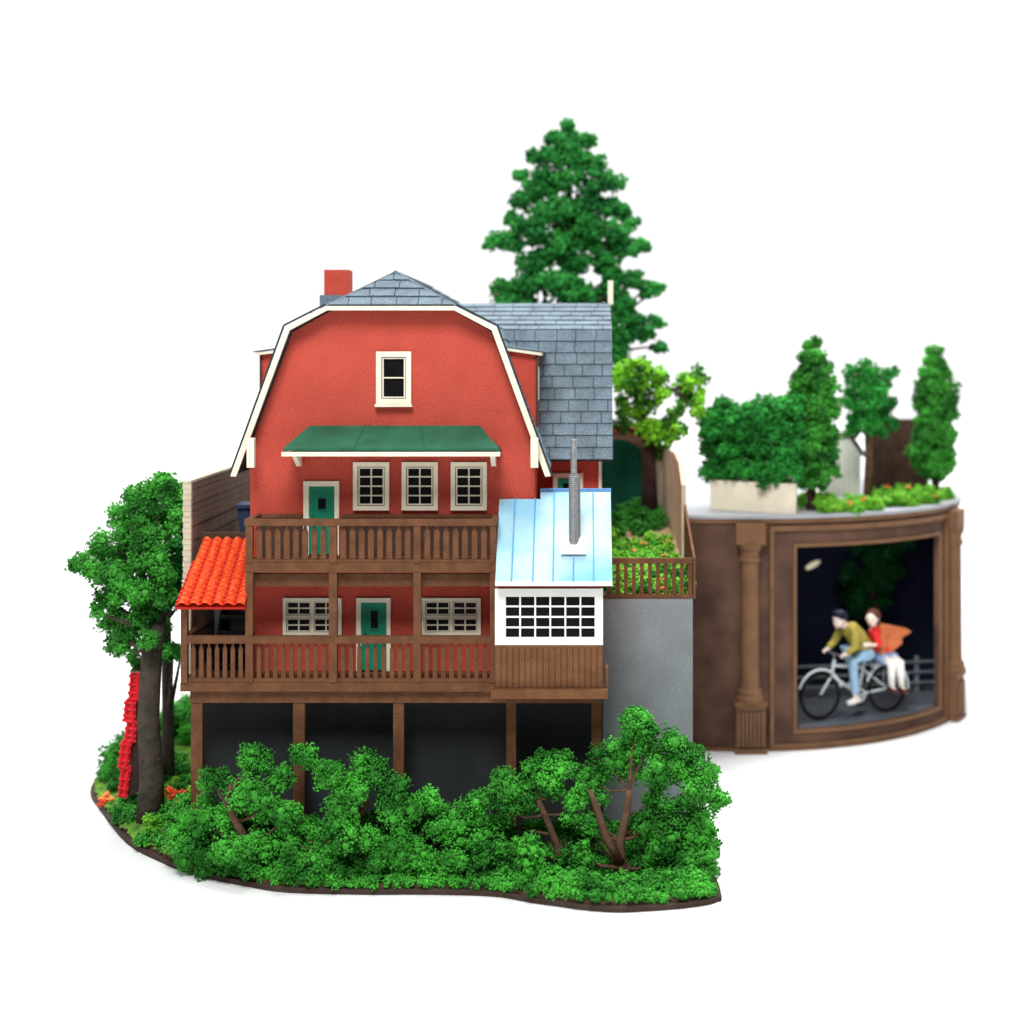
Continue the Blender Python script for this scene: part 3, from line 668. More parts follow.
# alcove interior: night scene box
b = MB()
b.box(2.75, 5.9, 25.2, 25.26, .2, 3.1); b.box(2.70, 2.75, 22.55, 25.26, .2, 3.1)
b.prism([(*dp(t, DR-.08), 3.0) for t in range(8, 60, 3)]+[(5.5, 25.2, 3.0), (2.75, 25.2, 3.0)], (0, 0, .05))
b.build('alcove_lining', 'night', drum)
b = MB(); pts = [dp(t, DR-.075) for t in range(6, 60, 3)]; b.prism([(x, y, .2) for x, y in pts]+[(5.7, 25.2, .2), (2.75, 25.2, .2)], (0, 0, .06)); b.build('alcove_floor', 'road_dark', drum)
b = MB(); mc = P(813, 565, 25.15); b.prism([(mc.x+.11*math.cos(a*math.pi/12)+.03*math.sin(a*math.pi/12), 25.15, mc.z+.06*math.sin(a*math.pi/12)+.04*math.cos(a*math.pi/12)) for a in range(24)], (0, .03, 0)); b.build('moon', 'moon', drum)
gr = thing('guard_rail', 'pale three-bar guard rail behind the bicycle in the alcove', 'guard rail', (4.2, 24.5, .26))
for k, z in enumerate((.42, .58, .74)):
    b = MB(); b.tube([(3.0, 24.2, z), (5.5, 24.75, z+.0)], .02, 6); b.build('rail', 'guard', gr)
for x in (3.2, 4.2, 5.2):
    y = 24.2+.22*(x-3.0); b = MB(); b.box(x-.03, x+.03, y+.02, y+.07, .26, .82); b.build('post', 'guard', gr)
def shaft(mb, p0, p1, r0, r1, wob=.03, n=7, k=10):
    p0, p1 = Vector(p0), Vector(p1); pts = []; rs = []
    for i in range(n+1):
        t = i/n; q = p0.lerp(p1, t)+Vector((rnd.uniform(-wob, wob), rnd.uniform(-wob, wob), 0))*(1 if 0 < i < n else 0)
        pts.append(q); rs.append((r0+(r1-r0)*t)*rnd.uniform(.9, 1.1)*(1.35 if i == 0 else 1))
    mb.tube(pts, rs, k)
area('alcove_lamp', (3.9, 23.3, 2.95), (3.95, 23.2, 1.0), .8, 30, (1, .97, .92), sy=.25)
t = thing('tree', 'dark leafy tree inside the alcove behind the two riders', 'tree', (4.6, 24.95, .26))
b = MB(); shaft(b, (4.6, 24.95, .26), (4.6, 24.95, 2.0), .08, .05); b.build('trunk', 'bark_dark', t, smooth=True)
cl = [(Vector((4.6+rnd.uniform(-.42, .42), 24.9+rnd.uniform(-.12, .1), rnd.uniform(1.55, 2.75))), rnd.uniform(.18, .3)) for _ in range(16)]
foliage('crown', cl, 'leaf_night', t, 11, grain=.05)

# ------------------------------------------------------------------ bicycle and riders
FA = Vector((X(820, 22.88), 22.88, 0)); RA = Vector((X(887, 23.4), 23.4, 0)); FLR = .26
U = (RA-FA); WB = U.length; U = U/WB; S = Vector((-U.y, U.x, 0)); S = -S if S.y > 0 else S       # S points to the viewer
def B(u, z, s=0): return FA+U*u+Vector((0, 0, FLR+z))+S*s
WR = .345
bike = thing('bicycle', 'light grey city bicycle carrying two riders past the alcove guard rail', 'bicycle', tuple(B(WB/2, 0)))
for u in (0, WB):
    b = MB(); b.ring(B(u, WR), U, (0, 0, 1), WR-.022, .022, 40, 8); wh = b.build('wheel', 'rubber', bike, smooth=True)
    b = MB(); b.ring(B(u, WR), U, (0, 0, 1), WR-.05, .01, 40, 6); b.build('rim', 'tyre_dark', wh)
    b = MB()
    for k in range(18):
        a = 2*math.pi*k/18; b.tube([B(u, WR, .0), B(u+math.cos(a)*(WR-.05), WR+math.sin(a)*(WR-.05))], .003, 4)
    b.tube([B(u, WR, -.06), B(u, WR, .06)], .02, 8); b.build('spokes', 'tyre_dark', wh)
    b = MB(); b.ring(B(u, WR), U, (0, 0, 1), WR+.03, .020, 24, 6, math.radians(15 if u == 0 else -5), math.radians(160)); b.build('mudguard', 'bike_paint', bike, smooth=True)
SAD, BB_, HT, HB = (WB*.66, .80), (WB*.56, .30), (.25, .84), (.20, .62)
b = MB()
for a, c, r in (((.0, WR), HB, .02), (HB, HT, .024), ((.235, .76), (WB*.645, .68), .021), (HB, BB_, .024), (BB_, SAD, .021), (BB_, (WB, WR), .018), ((WB*.64, .66), (WB, WR), .016)):
    b.tube([B(*a), B(*c)], r, 8)
b.build('frame', 'bike_paint', bike, smooth=True)
b = MB(); b.tube([B(.25, .84), B(.24, .92)], .014); b.tube([B(.34, .90, -.25), B(.24, .93, -.12), B(.24, .93, .12), B(.34, .90, .25)], .012); b.build('handlebar', 'steel', bike, smooth=True)
b = MB(); b.ball(B(SAD[0], .83), (.12, .07, .035)); b.build('saddle', 'rubber', bike, smooth=True)
b = MB(); b.tube([B(WB*.70, .70, .08), B(WB+.14, .72, .08)], .009); b.tube([B(WB*.70, .70, -.08), B(WB+.14, .72, -.08)], .009); b.tube([B(WB+.0, .72, .08), B(WB, WR, .08)], .007); b.tube([B(WB, .72, -.08), B(WB, WR, -.08)], .007)
for k in range(5): b.tube([B(WB*.74+k*.09, .715, -.08), B(WB*.74+k*.09, .715, .08)], .007)
b.build('luggage_rack', 'bike_paint', bike)
b = MB(); b.ring(B(*BB_, .05), U, (0, 0, 1), .085, .015, 24, 6); b.tube([B(*BB_, -.09), B(*BB_, .09)], .015)
b.tube([B(*BB_, .09), B(BB_[0]-.10, BB_[1]-.09, .09)], .011); b.tube([B(*BB_, -.09), B(BB_[0]+.10, BB_[1]+.09, -.09)], .011)
b.build('chainring', 'bike_paint', bike)
b = MB(); b.box(-.05, .05, -.035, .035, -.012, .012); b.v = [tuple(B(BB_[0]-.10+x, BB_[1]-.09+z, .14+y)) for x, y, z in b.v]; b.build('pedal', 'rubber', bike)
b = MB(); b.box(-.05, .05, -.035, .035, -.012, .012); b.v = [tuple(B(BB_[0]+.10+x, BB_[1]+.09+z, -.14+y)) for x, y, z in b.v]; b.build('pedal', 'rubber', bike)
def remesh(o, vox, sm=4):
    r = o.modifiers.new('remesh', 'REMESH'); r.mode = 'VOXEL'; r.voxel_size = vox; r.use_smooth_shade = True
    s = o.modifiers.new('smooth', 'SMOOTH'); s.iterations = sm; s.factor = .5
def hand(mb, c, d, s, curl):                      # palm with four fingers and a thumb closing round a grip
    c, d, s, curl = Vector(c), Vector(d).normalized(), Vector(s).normalized(), Vector(curl).normalized()
    mb.ball(c, (.034, .034, .03), 8, 6)
    for k in range(4):
        o = c+s*(k-1.5)*.017+d*.02; L = (.030, .036, .034, .026)[k]
        mb.tube([o, o+d*L, o+d*L*1.25+curl*.024, o+d*L*.8+curl*.042], [.0085, .008, .0075, .006], 6)
    mb.tube([c-s*.03, c-s*.034+d*.022+curl*.012, c-s*.02+d*.038+curl*.03], [.010, .009, .007], 6)
def head(mb, c, f, r=.105):                       # skull, jaw, nose, ears; f = facing direction
    c, f = Vector(c), Vector(f).normalized(); side = f.cross(Vector((0, 0, 1))).normalized(); up = side.cross(f)
    mb.ball(c, (r*.88, r*.88, r*1.08), 14, 10); mb.ball(c+f*r*.35-up*r*.45, (r*.62, r*.62, r*.62), 12, 8)
    mb.ball(c+f*r*.72-up*r*.78, r*.26); mb.tube([c+f*r*.86+up*.0, c+f*r*1.12-up*r*.28, c+f*r*.9-up*r*.36], [r*.09, r*.15, r*.1], 6)
    for s in (1, -1): mb.ball(c+side*s*r*.86-up*r*.12, (r*.14, r*.18, r*.24), 8, 6)
    return side, up
def face(parent, c, f, r=.105):
    c, f = Vector(c), Vector(f).normalized(); side = f.cross(Vector((0, 0, 1))).normalized(); up = side.cross(f)
    b = MB()
    for s in (1, -1): b.ball(c+f*r*.86+side*s*r*.34+up*r*.0, r*.1, 8, 6)
    b.build('eyes', 'hair_black', parent, smooth=True)
    b = MB(); b.tube([c+f*r*.98-up*r*.55-side*r*.2, c+f*r*1.02-up*r*.57, c+f*r*.98-up*r*.55+side*r*.2], r*.045, 6); b.build('mouth', 'cloth_red', parent, smooth=True)
# rider
hip = B(WB*.68, .90); sho = B(.50, 1.26); hd = B(.33, 1.42); fdir = (-U*1.0+Vector((0, 0, -.28))+S*.25)
hands = [B(.27, .95, .22), B(.27, .95, -.22)]
b = MB(); head(b, hd, fdir); b.tube([hd-Vector((0, 0, .06)), sho+Vector((0, 0, .03))], [.05, .058], 10)
b.tube([sho, sho.lerp(hip, .5)+Vector((0, 0, .03)), hip], [.11, .12, .12], 12)
b.tube([sho+S*.17, sho, sho-S*.17], [.055, .08, .055], 10)
elb = [B(.42, 1.04, .25), B(.42, 1.04, -.25)]
for s, e, h in ((1, elb[0], hands[0]), (-1, elb[1], hands[1])):
    b.tube([sho+S*.17*s, e, h+U*.03], [.046, .038, .026], 9); hand(b, h, -U+Vector((0, 0, -.2)), S, Vector((0, 0, -1)))
knee = [B(.47, .83, .13), B(.52, .98, -.13)]; foot = [B(BB_[0]-.13, .27, .13), B(BB_[0]+.07, .46, -.13)]
for s, k, f_ in ((1, knee[0], foot[0]), (-1, knee[1], foot[1])):
    b.tube([hip+S*.08*s, k, f_], [.085, .062, .036], 10); b.tube([f_-Vector((0, 0, .01))+U*.05, f_-U*.13-Vector((0, 0, .035))], [.04, .03], 8)
p1 = b.build('person', 'skin', None, smooth=True, origin=tuple(hip)); remesh(p1, .008, 2)
tag(p1, 'dark-haired person in olive jacket and pale jeans leaning over the handlebar', 'person')
face(p1, hd, fdir)
b = MB(); b.ball(hd+Vector((0, 0, .038))+U*.022, (.112, .108, .098), 14, 10); b.ball(hd-U*.05+Vector((0, 0, .085)), (.06, .085, .04)); o = b.build('hair', 'hair_black', p1, smooth=True); remesh(o, .01, 2)
b = MB(); b.tube([sho+Vector((0, 0, .02)), sho.lerp(hip, .5)+Vector((0, 0, .045)), hip+Vector((0, 0, .03))], [.128, .145, .14], 14); b.tube([sho+S*.18, sho, sho-S*.18], [.07, .10, .07], 10)
for s, e, h in ((1, elb[0], hands[0]), (-1, elb[1], hands[1])): b.tube([sho+S*.175*s, e, e.lerp(h, .8)], [.066, .056, .044], 9)
o = b.build('jacket', 'cloth_olive', p1, smooth=True); remesh(o, .012, 3)
b = MB(); b.ball(hip-Vector((0, 0, .02)), (.14, .14, .11))
for s, k, f_ in ((1, knee[0], foot[0]), (-1, knee[1], foot[1])): b.tube([hip+S*.08*s, k, f_.lerp(k, .14)], [.105, .078, .056], 10)
o = b.build('jeans', 'cloth_jeans', p1, smooth=True); remesh(o, .012, 3)
for f_ in foot:
    b = MB(); b.tube([f_+U*.06-Vector((0, 0, .01)), f_-U*.04-Vector((0, 0, .03)), f_-U*.145-Vector((0, 0, .045))], [.05, .048, .036], 9); b.build('shoe', 'cloth_white', p1, smooth=True)
# passenger, sideways on the rack, leaning on the rider's back
hip = B(WB*.93, .83, .02); sho = B(WB*.81, 1.22, .02); hd = B(WB*.74, 1.40, .06); fdir = (-U*.8+S*.7+Vector((0, 0, -.1)))
b = MB(); head(b, hd, fdir, .10); b.tube([hd-Vector((0, 0, .06)), sho], [.042, .048], 10); b.tube([sho, sho.lerp(hip, .5), hip], [.095, .088, .11], 12); b.tube([sho-U*.1+S*.05, sho, sho+U*.13+S*.05], [.05, .07, .05], 9)
arms = [(sho-U*.08+S*.10, B(WB*.76, 1.03, .20), B(WB*.60, 1.05, .18)), (sho+U*.14, B(WB*.90, 1.02, -.18), B(WB*.66, 1.06, -.16))]
for a, e, h in arms: b.tube([a, e, h], [.042, .034, .024], 9); hand(b, h, -U, Vector((0, 0, 1)), -S if (h-sho).dot(S) > 0 else S)
legs = [(hip-U*.06, B(WB*.89, .76, .28), B(WB*.89, .42, .28)), (hip+U*.06, B(WB*1.01, .77, .28), B(WB*1.03, .41, .30))]
for a, k, f_ in legs: b.tube([a, k, f_], [.085, .060, .034], 10); b.tube([f_-S*.03, f_+S*.11-Vector((0, 0, .04))], [.038, .028], 8)
p2 = b.build('person', 'skin', None, smooth=True, origin=tuple(hip)); remesh(p2, .008, 2)
tag(p2, 'brown-haired person in red top with orange jacket flying, seated behind the rider', 'person'); face(p2, hd, fdir, .10)
b = MB(); b.ball(hd+Vector((0, 0, .035))+U*.03-S*.015, (.108, .105, .10), 14, 10); b.ball(hd+U*.06-Vector((0, 0, .03)), (.06, .085, .085)); o = b.build('hair', 'hair_brown', p2, smooth=True); remesh(o, .01, 2)
b = MB(); b.tube([sho+Vector((0, 0, .015)), sho.lerp(hip, .5), hip+Vector((0, 0, .04))], [.112, .108, .13], 12); b.tube([sho-U*.1+S*.05, sho, sho+U*.13+S*.05], [.062, .085, .062], 9)
for a, e, h in arms: b.tube([a, e, e.lerp(h, .3)], [.058, .048, .045], 9)
o = b.build('top', 'cloth_red', p2, smooth=True); remesh(o, .012, 3)
b = MB(); b.ball(hip-Vector((0, 0, .02)), (.15, .14, .10))
for a, k, f_ in legs: b.tube([a, a.lerp(k, .55)], [.11, .10], 10)
o = b.build('shorts', 'cloth_blue', p2, smooth=True); remesh(o, .012, 3)
b = MB()
for a, k, f_ in legs: b.tube([a.lerp(k, .5), k, f_.lerp(k, .02)], [.075, .068, .045], 10)
o = b.build('stockings', 'cloth_white', p2, smooth=True)
for a, k, f_ in legs: b = MB(); b.tube([f_-S*.04-Vector((0, 0, .01)), f_+S*.12-Vector((0, 0, .05))], [.046, .034], 9); b.build('shoe', 'hair_brown', p2, smooth=True)
b = MB()                                           # jacket blown out behind: a thick folded cloth
nu, nv = 12, 10; fr_, bk_ = [], []
for j in range(nv+1):
    for i in range(nu+1):
        u = i/nu; v = j/nv
        p = B(WB*.82+u*(.40+.16*math.exp(-((v-.22)/.16)**2)), 1.33-v*(.50-.08*u)-.10*u*(1-v), .13+.03*math.sin(u*9+v*2)+.02*math.cos(v*8))
        if v > .7: p = p-U*u*.16*((v-.7)/.3)
        fr_.append(p); bk_.append(p-S*(.13*(1-u)+.03))
k = len(fr_); I = lambda i, j: j*(nu+1)+i
fs = []
for j in range(nv):
    for i in range(nu): fs += [(I(i, j), I(i+1, j), I(i+1, j+1), I(i, j+1)), (k+I(i, j), k+I(i, j+1), k+I(i+1, j+1), k+I(i+1, j))]
ed = [I(i, 0) for i in range(nu+1)]+[I(nu, j) for j in range(1, nv+1)]+[I(i, nv) for i in range(nu-1, -1, -1)]+[I(0, j) for j in range(nv-1, 0, -1)]
fs += [(ed[i], k+ed[i], k+ed[(i+1) % len(ed)], ed[(i+1) % len(ed)]) for i in range(len(ed))]
b.add(fr_+bk_, fs); b.build('jacket', 'cloth_orange', p2, smooth=True)

# ------------------------------------------------------------------ things on top of the drum
ZT = 3.25
pl = thing('planter', 'long cream planter box holding the clipped hedge', 'planter', (2.45, 22.9, ZT))
a, c = Vector((X(710, 23.1), 23.1, ZT+.002)), Vector((X(796, 22.4), 22.40, ZT+.002)); dv = (c-a).normalized(); nb_ = Vector((-dv.y, dv.x, 0)); nb_ = Vector((.17, .985, 0))
b = MB(); wd = .5
b.prism([a, c, c+nb_*.04, a+nb_*.04], (0, 0, .42)); b.prism([a+nb_*(wd-.04), c+nb_*(wd-.04), c+nb_*wd, a+nb_*wd], (0, 0, .42)); b.prism([a+nb_*.04, a+nb_*.04+dv*.04, a+nb_*(wd-.04)+dv*.04, a+nb_*(wd-.04)], (0, 0, .42)); b.prism([c+nb_*.04, c+nb_*.04-dv*.04, c+nb_*(wd-.04)-dv*.04, c+nb_*(wd-.04)], (0, 0, .42))
b.build('box', 'cream', pl)
b = MB(); b.prism([a+nb_*.04+dv*.04, c+nb_*.04-dv*.04, c+nb_*(wd-.04)-dv*.04, a+nb_*(wd-.04)+dv*.04], (0, 0, .34)); b.build('soil', 'soil', pl)
L = (c-a).length; rs = random.Random(4); cl = []
for i in range(7):
    for j in range(4):
        for k in range(2):
            t = (i+.5)/7*1.06-.04-(.03 if k else 0)
            p = a+dv*L*t+nb_*(.10+.28*k+rs.uniform(-.06, .06))+Vector((0, 0, .60+.28*j*.97+rs.uniform(-.06, .06)-(.12 if (j == 3 and i in (0, 2)) else 0)))
            cl.append((p, rs.uniform(.19, .25)))
o = foliage('hedge', cl, 'leaf_dark', None, 5, sub=12, grain=.045); tag(o, 'dense dark green hedge clipped into a block above the cream planter', 'hedge')
def columnar(px, d, ytop, ybot, hw, ybase, label, seed, mt='leaf_dark', rings=11):
    x = X(px, d); zt, zb = Z(ytop, d), Z(ybot, d); w = hw*d/F; z0 = ZT; w *= 1.12
    t = thing('columnar_tree', label, 'tree', (x, d, z0), 'columnar trees on top of the display drum')
    b = MB(); shaft(b, (x, d, z0), (x, d, zb+.5), .07, .05, .02); b.build('trunk', 'bark_dark', t, smooth=True)
    r_ = random.Random(seed); cl = []
    for i in range(rings):
        v = (i+.5)/rings; prof_ = min(1, (v+.03)/.16)**.7*min(1, max(.25, (1.07-v)/.42))**.75
        rr = w*prof_; z = zb+(zt-zb)*v
        n = 6 if rr > .15 else 2
        for k in range(n):
            a = 2*math.pi*(k/n)+r_.uniform(0, 1); q = rr*.62
            cl.append((Vector((x+math.cos(a)*q*r_.uniform(.8, 1.15), d+math.sin(a)*q, z+r_.uniform(-.04, .04))), max(.10, rr*.5*r_.uniform(.85, 1.15))))
    foliage('crown', cl, mt, t, seed, sub=9, grain=.045); return t
columnar(812, 23.0, 338, 488, 24, 510, 'tall green columnar tree at the right end of the hedge', 21, 'leaf')
columnar(935, 24.9, 343, 480, 20, 490, 'narrow spindle-shaped tree at the far right edge of the drum', 22, 'leaf')
def clump_tree(name, label, base, trunk_pts, radii, clumps, dj, mt, bark, seed, grain, branches=True, group=None, sub=9, back=True, rf=1.12, sub_r=.42, cat='tree', extra=None, stretch=1):
    t = thing(name, label, cat, tuple(base), group); r_ = random.Random(seed)
    cl = []
    for q in clumps:
        px, py, r, d = q; dd = d+r_.uniform(-dj, dj); p = P(px, py, dd); R_ = r*dd/F*rf; cl.append((p, (R_*stretch, R_*stretch, R_/stretch) if stretch != 1 else R_))
    b = MB(); b.tube(trunk_pts, radii, 12)
    if extra: b.tube(extra, [.05, .042, .035, .02], 10)
    top = [Vector(p) for p in trunk_pts]
    if branches:
        for p, r in cl:
            r = r[0] if isinstance(r, tuple) else r
            j = min(range(1, len(top)), key=lambda i: (top[i]-p).length+max(0, top[i].z-p.z)*1.5); s = top[j]
            if (s-p).length > r*.6 and (p.z > s.z-.02 or name not in ('shrub',)):
                m_ = s.lerp(p, .5)+Vector((0, 0, -.04+r_.uniform(-.03, .03))); rb = min(radii[j]*.5, .04)
                b.tube([s, m_, p], [rb, rb*.7, rb*.35], 6)
    b.build('trunk', bark, t, smooth=True)
    foliage('crown', cl, mt, t, seed, sub=sub, grain=grain, sub_r=sub_r); return t
d = 24.2
cl = [(x, y, r, d) for x, y, r in [(870, 370, 12), (855, 378, 11), (882, 382, 10), (890, 372, 7), (862, 392, 12), (876, 395, 12), (850, 400, 9), (888, 402, 7), (866, 408, 12), (880, 414, 9), (855, 418, 10), (870, 424, 9), (852, 430, 7), (893, 425, 6), (880, 430, 7)]]
clump_tree('tree', 'small pine-like tree with bare trunk between the two columnar trees', (X(868, d), d, ZT), [(X(868, d), d, ZT), (X(869, d), d, 3.9), (X(868, d), d, 4.4), (X(869, d), d, 5.0)], [.085, .065, .055, .03], cl, .25, 'leaf_dark', 'bark', 31, .05, rf=1.3)
# pale hut and dark wall behind
hu = thing('garden_hut', 'small pale hut with a dark pitched roof behind the columnar tree', 'hut', (X(845, 25.5), 25.5, ZT))
x0, x1 = X(822, 25.2), X(861, 25.2); zt = Z(438, 25.2)
b = MB(); b.prism([(x0, 25.2, ZT+.001), (x1, 25.2, ZT+.001), (x1, 25.2, zt-.26), (x1-.18, 25.2, zt), (x0, 25.2, zt)], (0, .7, 0)); b.build('wall', 'white_paint', hu)
b = MB()
for k in range(6): xx = x0+.08+k*(x1-x0-.1)/6; b.box(xx, xx+.02, 25.185, 25.199, ZT+.03, zt-.3)
b.build('board_joints', 'cream', hu)
b = MB(); b.prism([(x1+.06, 25.15, zt-.30), (x1-.17, 25.15, zt+.05), (x1-.17, 25.15, zt+.10), (x1+.10, 25.15, zt-.30)], (0, .8, 0)); b.box(x0-.03, x1-.172, 25.15, 25.95, zt+.004, zt+.06); b.build('roof', 'wood_dark', hu)
b = MB(); b.box(X(872, 25.9), X(928, 25.9), 25.9, 26.0, ZT+.001, Z(419, 25.9))
for k in range(9): xx = X(872, 25.9)+.05+k*.1; b.box(xx, xx+.07, 25.885, 25.899, ZT+.03, Z(421, 25.9))
o = b.build('dark_wall', 'wood_dark'); tag(o, 'dark brown boarded wall between the bare-trunked tree and the rightmost tree', 'wall')
# planting on the drum: ground cover
r_ = random.Random(9); cl = []; fl1 = []; fl2 = []
for _ in range(110):
    th = r_.uniform(18, 88); rr = DR-.08-abs(r_.gauss(0, .55)); x, y = dp(th, rr)
    if y > 25.1 or x < 3.15: continue
    q = r_.uniform(.08, .19); cl.append((Vector((x, y, ZT+q*.5)), (q, q, q*r_.uniform(.7, 1.2))))
    if r_.random() < .2: (fl1 if r_.random() < .5 else fl2).append(Vector((x+r_.uniform(-.1, .1), y-.06, ZT+q*r_.uniform(.7, 1.2))))
o = foliage('ground_cover', cl, 'leaf_bright', None, 8, sub=6, grain=.035); o['kind'] = 'stuff'
def flowers(pts, m, kind_='stuff', r=.02):
    b = MB()
    for p in pts:
        for k in range(4): b.ball(Vector(p)+Vector((rnd.uniform(-.04, .04), rnd.uniform(-.04, .04), rnd.uniform(-.015, .02))), r*rnd.uniform(.7, 1.2), 6, 4)
    o = b.build('flowers', m, smooth=True); o['kind'] = 'stuff'
flowers(fl1, 'flower_orange'); flowers(fl2, 'flower_red')

# ------------------------------------------------------------------ trees behind and beside the house
pine = [(568, 125, 7), (552, 138, 7), (588, 141, 7), (568, 141, 12), (536, 157, 9), (552, 157, 12), (574, 157, 14), (596, 163, 10), (522, 175, 7), (552, 182, 16), (536, 187, 11), (579, 174, 14), (607, 182, 14), (593, 190, 14), (525, 201, 12), (568, 209, 18), (544, 212, 12), (593, 209, 14), (618, 209, 12), (629, 223, 8), (511, 218, 7), (527, 228, 14), (590, 226, 14), (612, 231, 14), (497, 242, 10), (511, 242, 11), (538, 231, 14), (560, 248, 18), (590, 245, 12), (623, 245, 12), (638, 246, 9), (601, 264, 14), (574, 264, 12), (533, 264, 14), (546, 256, 12), (500, 291, 12), (519, 286, 14), (538, 280, 14), (566, 286, 18), (579, 297, 14), (612, 280, 14), (634, 280, 10), (657, 289, 7), (645, 289, 9), (618, 313, 14), (634, 321, 11), (657, 321, 7), (645, 335, 9), (659, 346, 7), (623, 335, 12), (618, 354, 12), (600, 300, 14), (625, 300, 10), (505, 305, 12), (530, 305, 14), (590, 330, 16), (560, 320, 16), (530, 330, 16), (620, 375, 12), (605, 350, 14)]
r_ = random.Random(3); cl = []
for x, y, r in pine:
    half = 12+(y-120)*.36; off = min(1, abs(x-570)/half); dz = math.sqrt(max(0, 1-off*off))*half*24/F*.45
    cl.append((x, y, r, 24-dz*r_.uniform(.2, 1)));
    if r_.random() < .35: cl.append((x+(570-x)*.15, y, r*.92, 24.2+dz*r_.uniform(.3, 1)))
clump_tree('pine_tree', 'tall dark green conifer rising behind the slate roof', (X(570, 24), 24, 3.1), [(X(570, 24), 24, 3.1), (X(570, 24), 24, 5.5), (X(570, 24), 24, 7.2), (X(568, 24), 24, 8.8)], [.16, .11, .07, .02], cl, .05, 'leaf_pine', 'bark_dark', 41, .055, rf=1.13, sub=13, stretch=1.24)
lime = [(631, 370, 11), (645, 370, 12), (626, 386, 12), (658, 378, 11), (694, 378, 11), (682, 384, 11), (691, 397, 13), (699, 408, 9), (645, 403, 13), (661, 395, 9), (650, 430, 14), (664, 438, 13), (680, 430, 11), (677, 411, 9), (656, 452, 9), (623, 408, 11), (621, 424, 9), (636, 418, 9), (668, 422, 10), (640, 388, 10), (620, 372, 8)]
d = 22.6
clump_tree('lime_tree', 'bright lime green garden tree right of the slate roof', (X(647, d), d, 3.02), [(X(650, d), d, 3.02), (X(649, d), d, 3.8), (X(648, d), d, 4.3), (X(640, d), d, 4.9), (X(672, d), d-.1, 5.0)], [.13, .10, .08, .04, .03], [(x, y, r, d) for x, y, r in lime], .3, 'leaf_lime', 'bark_dark', 42, .045, rf=1.2)
oak = [(150, 606, 15), (158, 628, 14), (140, 600, 14), (160, 650, 9), (165, 487, 16), (133, 494, 10), (154, 497, 18), (121, 520, 16), (142, 516, 20), (156, 522, 18), (128, 537, 16), (177, 499, 14), (180, 520, 14), (102, 544, 14), (75, 565, 8), (87, 562, 11), (92, 572, 10), (114, 562, 18), (116, 581, 20), (135, 562, 20), (154, 544, 22), (172, 548, 14), (172, 572, 16), (109, 600, 14), (126, 595, 16), (163, 597, 14), (97, 612, 8), (112, 623, 14), (130, 623, 18), (144, 616, 12), (116, 645, 12), (175, 591, 12), (173, 654, 11), (137, 661, 11), (152, 656, 10), (154, 581, 16), (125, 640, 12)]
r_ = random.Random(12)
d = 18.5; tx = X(150, d)
clump_tree('broadleaf_tree', 'large spreading green tree with thick grey trunk left of the veranda', (tx, d, .05), [(tx, d, .05), (tx+.02, d, .6), (tx-.02, d, 1.3), (X(152, d), d, 2.1), (X(156, d), d+.15, 2.35), (X(150, d), d+.3, 2.75), (X(140, d), d+.35, 3.1)], [.17, .14, .13, .12, .085, .05, .03], [(x, y, r, 18.9+r_.uniform(-.45, .45)) for x, y, r in oak if not (x > 165 and y > 540)]+[(150, 560, 18, 18.5), (128, 548, 16, 19.4), (148, 530, 16, 18.6), (160, 575, 14, 18.45), (110, 565, 14, 19.2), (138, 590, 14, 18.3), (148, 640, 10, 18.3)], .05, 'leaf', 'bark_grey', 43, .027, rf=1.12, sub=13, sub_r=.42, group='broadleaf trees left of the veranda')
d = 19.8; tx = X(168, d)
clump_tree('broadleaf_tree', 'slimmer tree with pale trunk standing behind the large grey-trunked tree', (tx, d, .05), [(tx, d, .05), (tx, d, 1.0), (X(166, d), d, 2.2), (X(168, d), d, 3.0), (X(165, d), d, 3.6)], [.09, .075, .06, .05, .03], [(x, y, r, d) for x, y, r in oak if x > 160]+[(185, 560, 14, 20), (182, 600, 12, 20), (183, 535, 12, 20), (181, 655, 8, 19.6), (181, 500, 10, 20)], .25, 'leaf_dark', 'bark_grey', 44, .035, group='broadleaf trees left of the veranda')
# red tile strip on a board leaning by the trunk
rt = thing('tiled_board', 'narrow stepped strip of red tiles on a dark board leaning beside the large trunk', 'tile strip', (X(128, 18.9), 18.9, .06))
def Q(px, py): return P(px, py, 18.9)
b = MB(); b.prism([Q(139, 672), Q(144, 672), Q(143, 790), Q(127, 797)], (0, .1, 0)); b.build('board', 'bark_dark', rt)
segs = [((130, 672), (141, 672), (140, 700), (128, 700)), ((128, 699), (139, 700), (138, 722), (126, 720)), ((127, 718), (137, 720), (135, 742), (124, 740)), ((124, 740), (135, 740), (131, 768), (121, 766)), ((121, 765), (131, 766), (127, 797), (118, 796))]
for k, s in enumerate(segs):
    b = MB(); off = Vector((-.03*(k % 2)+.01, -.03-.02*(k % 2), 0)); b.prism([Q(*p)+off for p in s], (0, .05, 0))
    for t in (.12, .42, .72, .95):
        l = Vector(Q(*s[0])).lerp(Q(*s[3]), t)+off; r = Vector(Q(*s[1])).lerp(Q(*s[2]), t)+off; b.tube([l+Vector((-.01, -.005, 0)), r+Vector((.005, -.005, 0))], .018, 6)
    for t in (.2, .8):
        l = Vector(Q(*s[0])).lerp(Q(*s[1]), t)+off; r = Vector(Q(*s[3])).lerp(Q(*s[2]), t)+off; b.tube([l+Vector((0, -.012, 0)), r+Vector((0, -.012, 0))], .016, 6)
    b.build('tile_row', 'lacquer_red', rt)

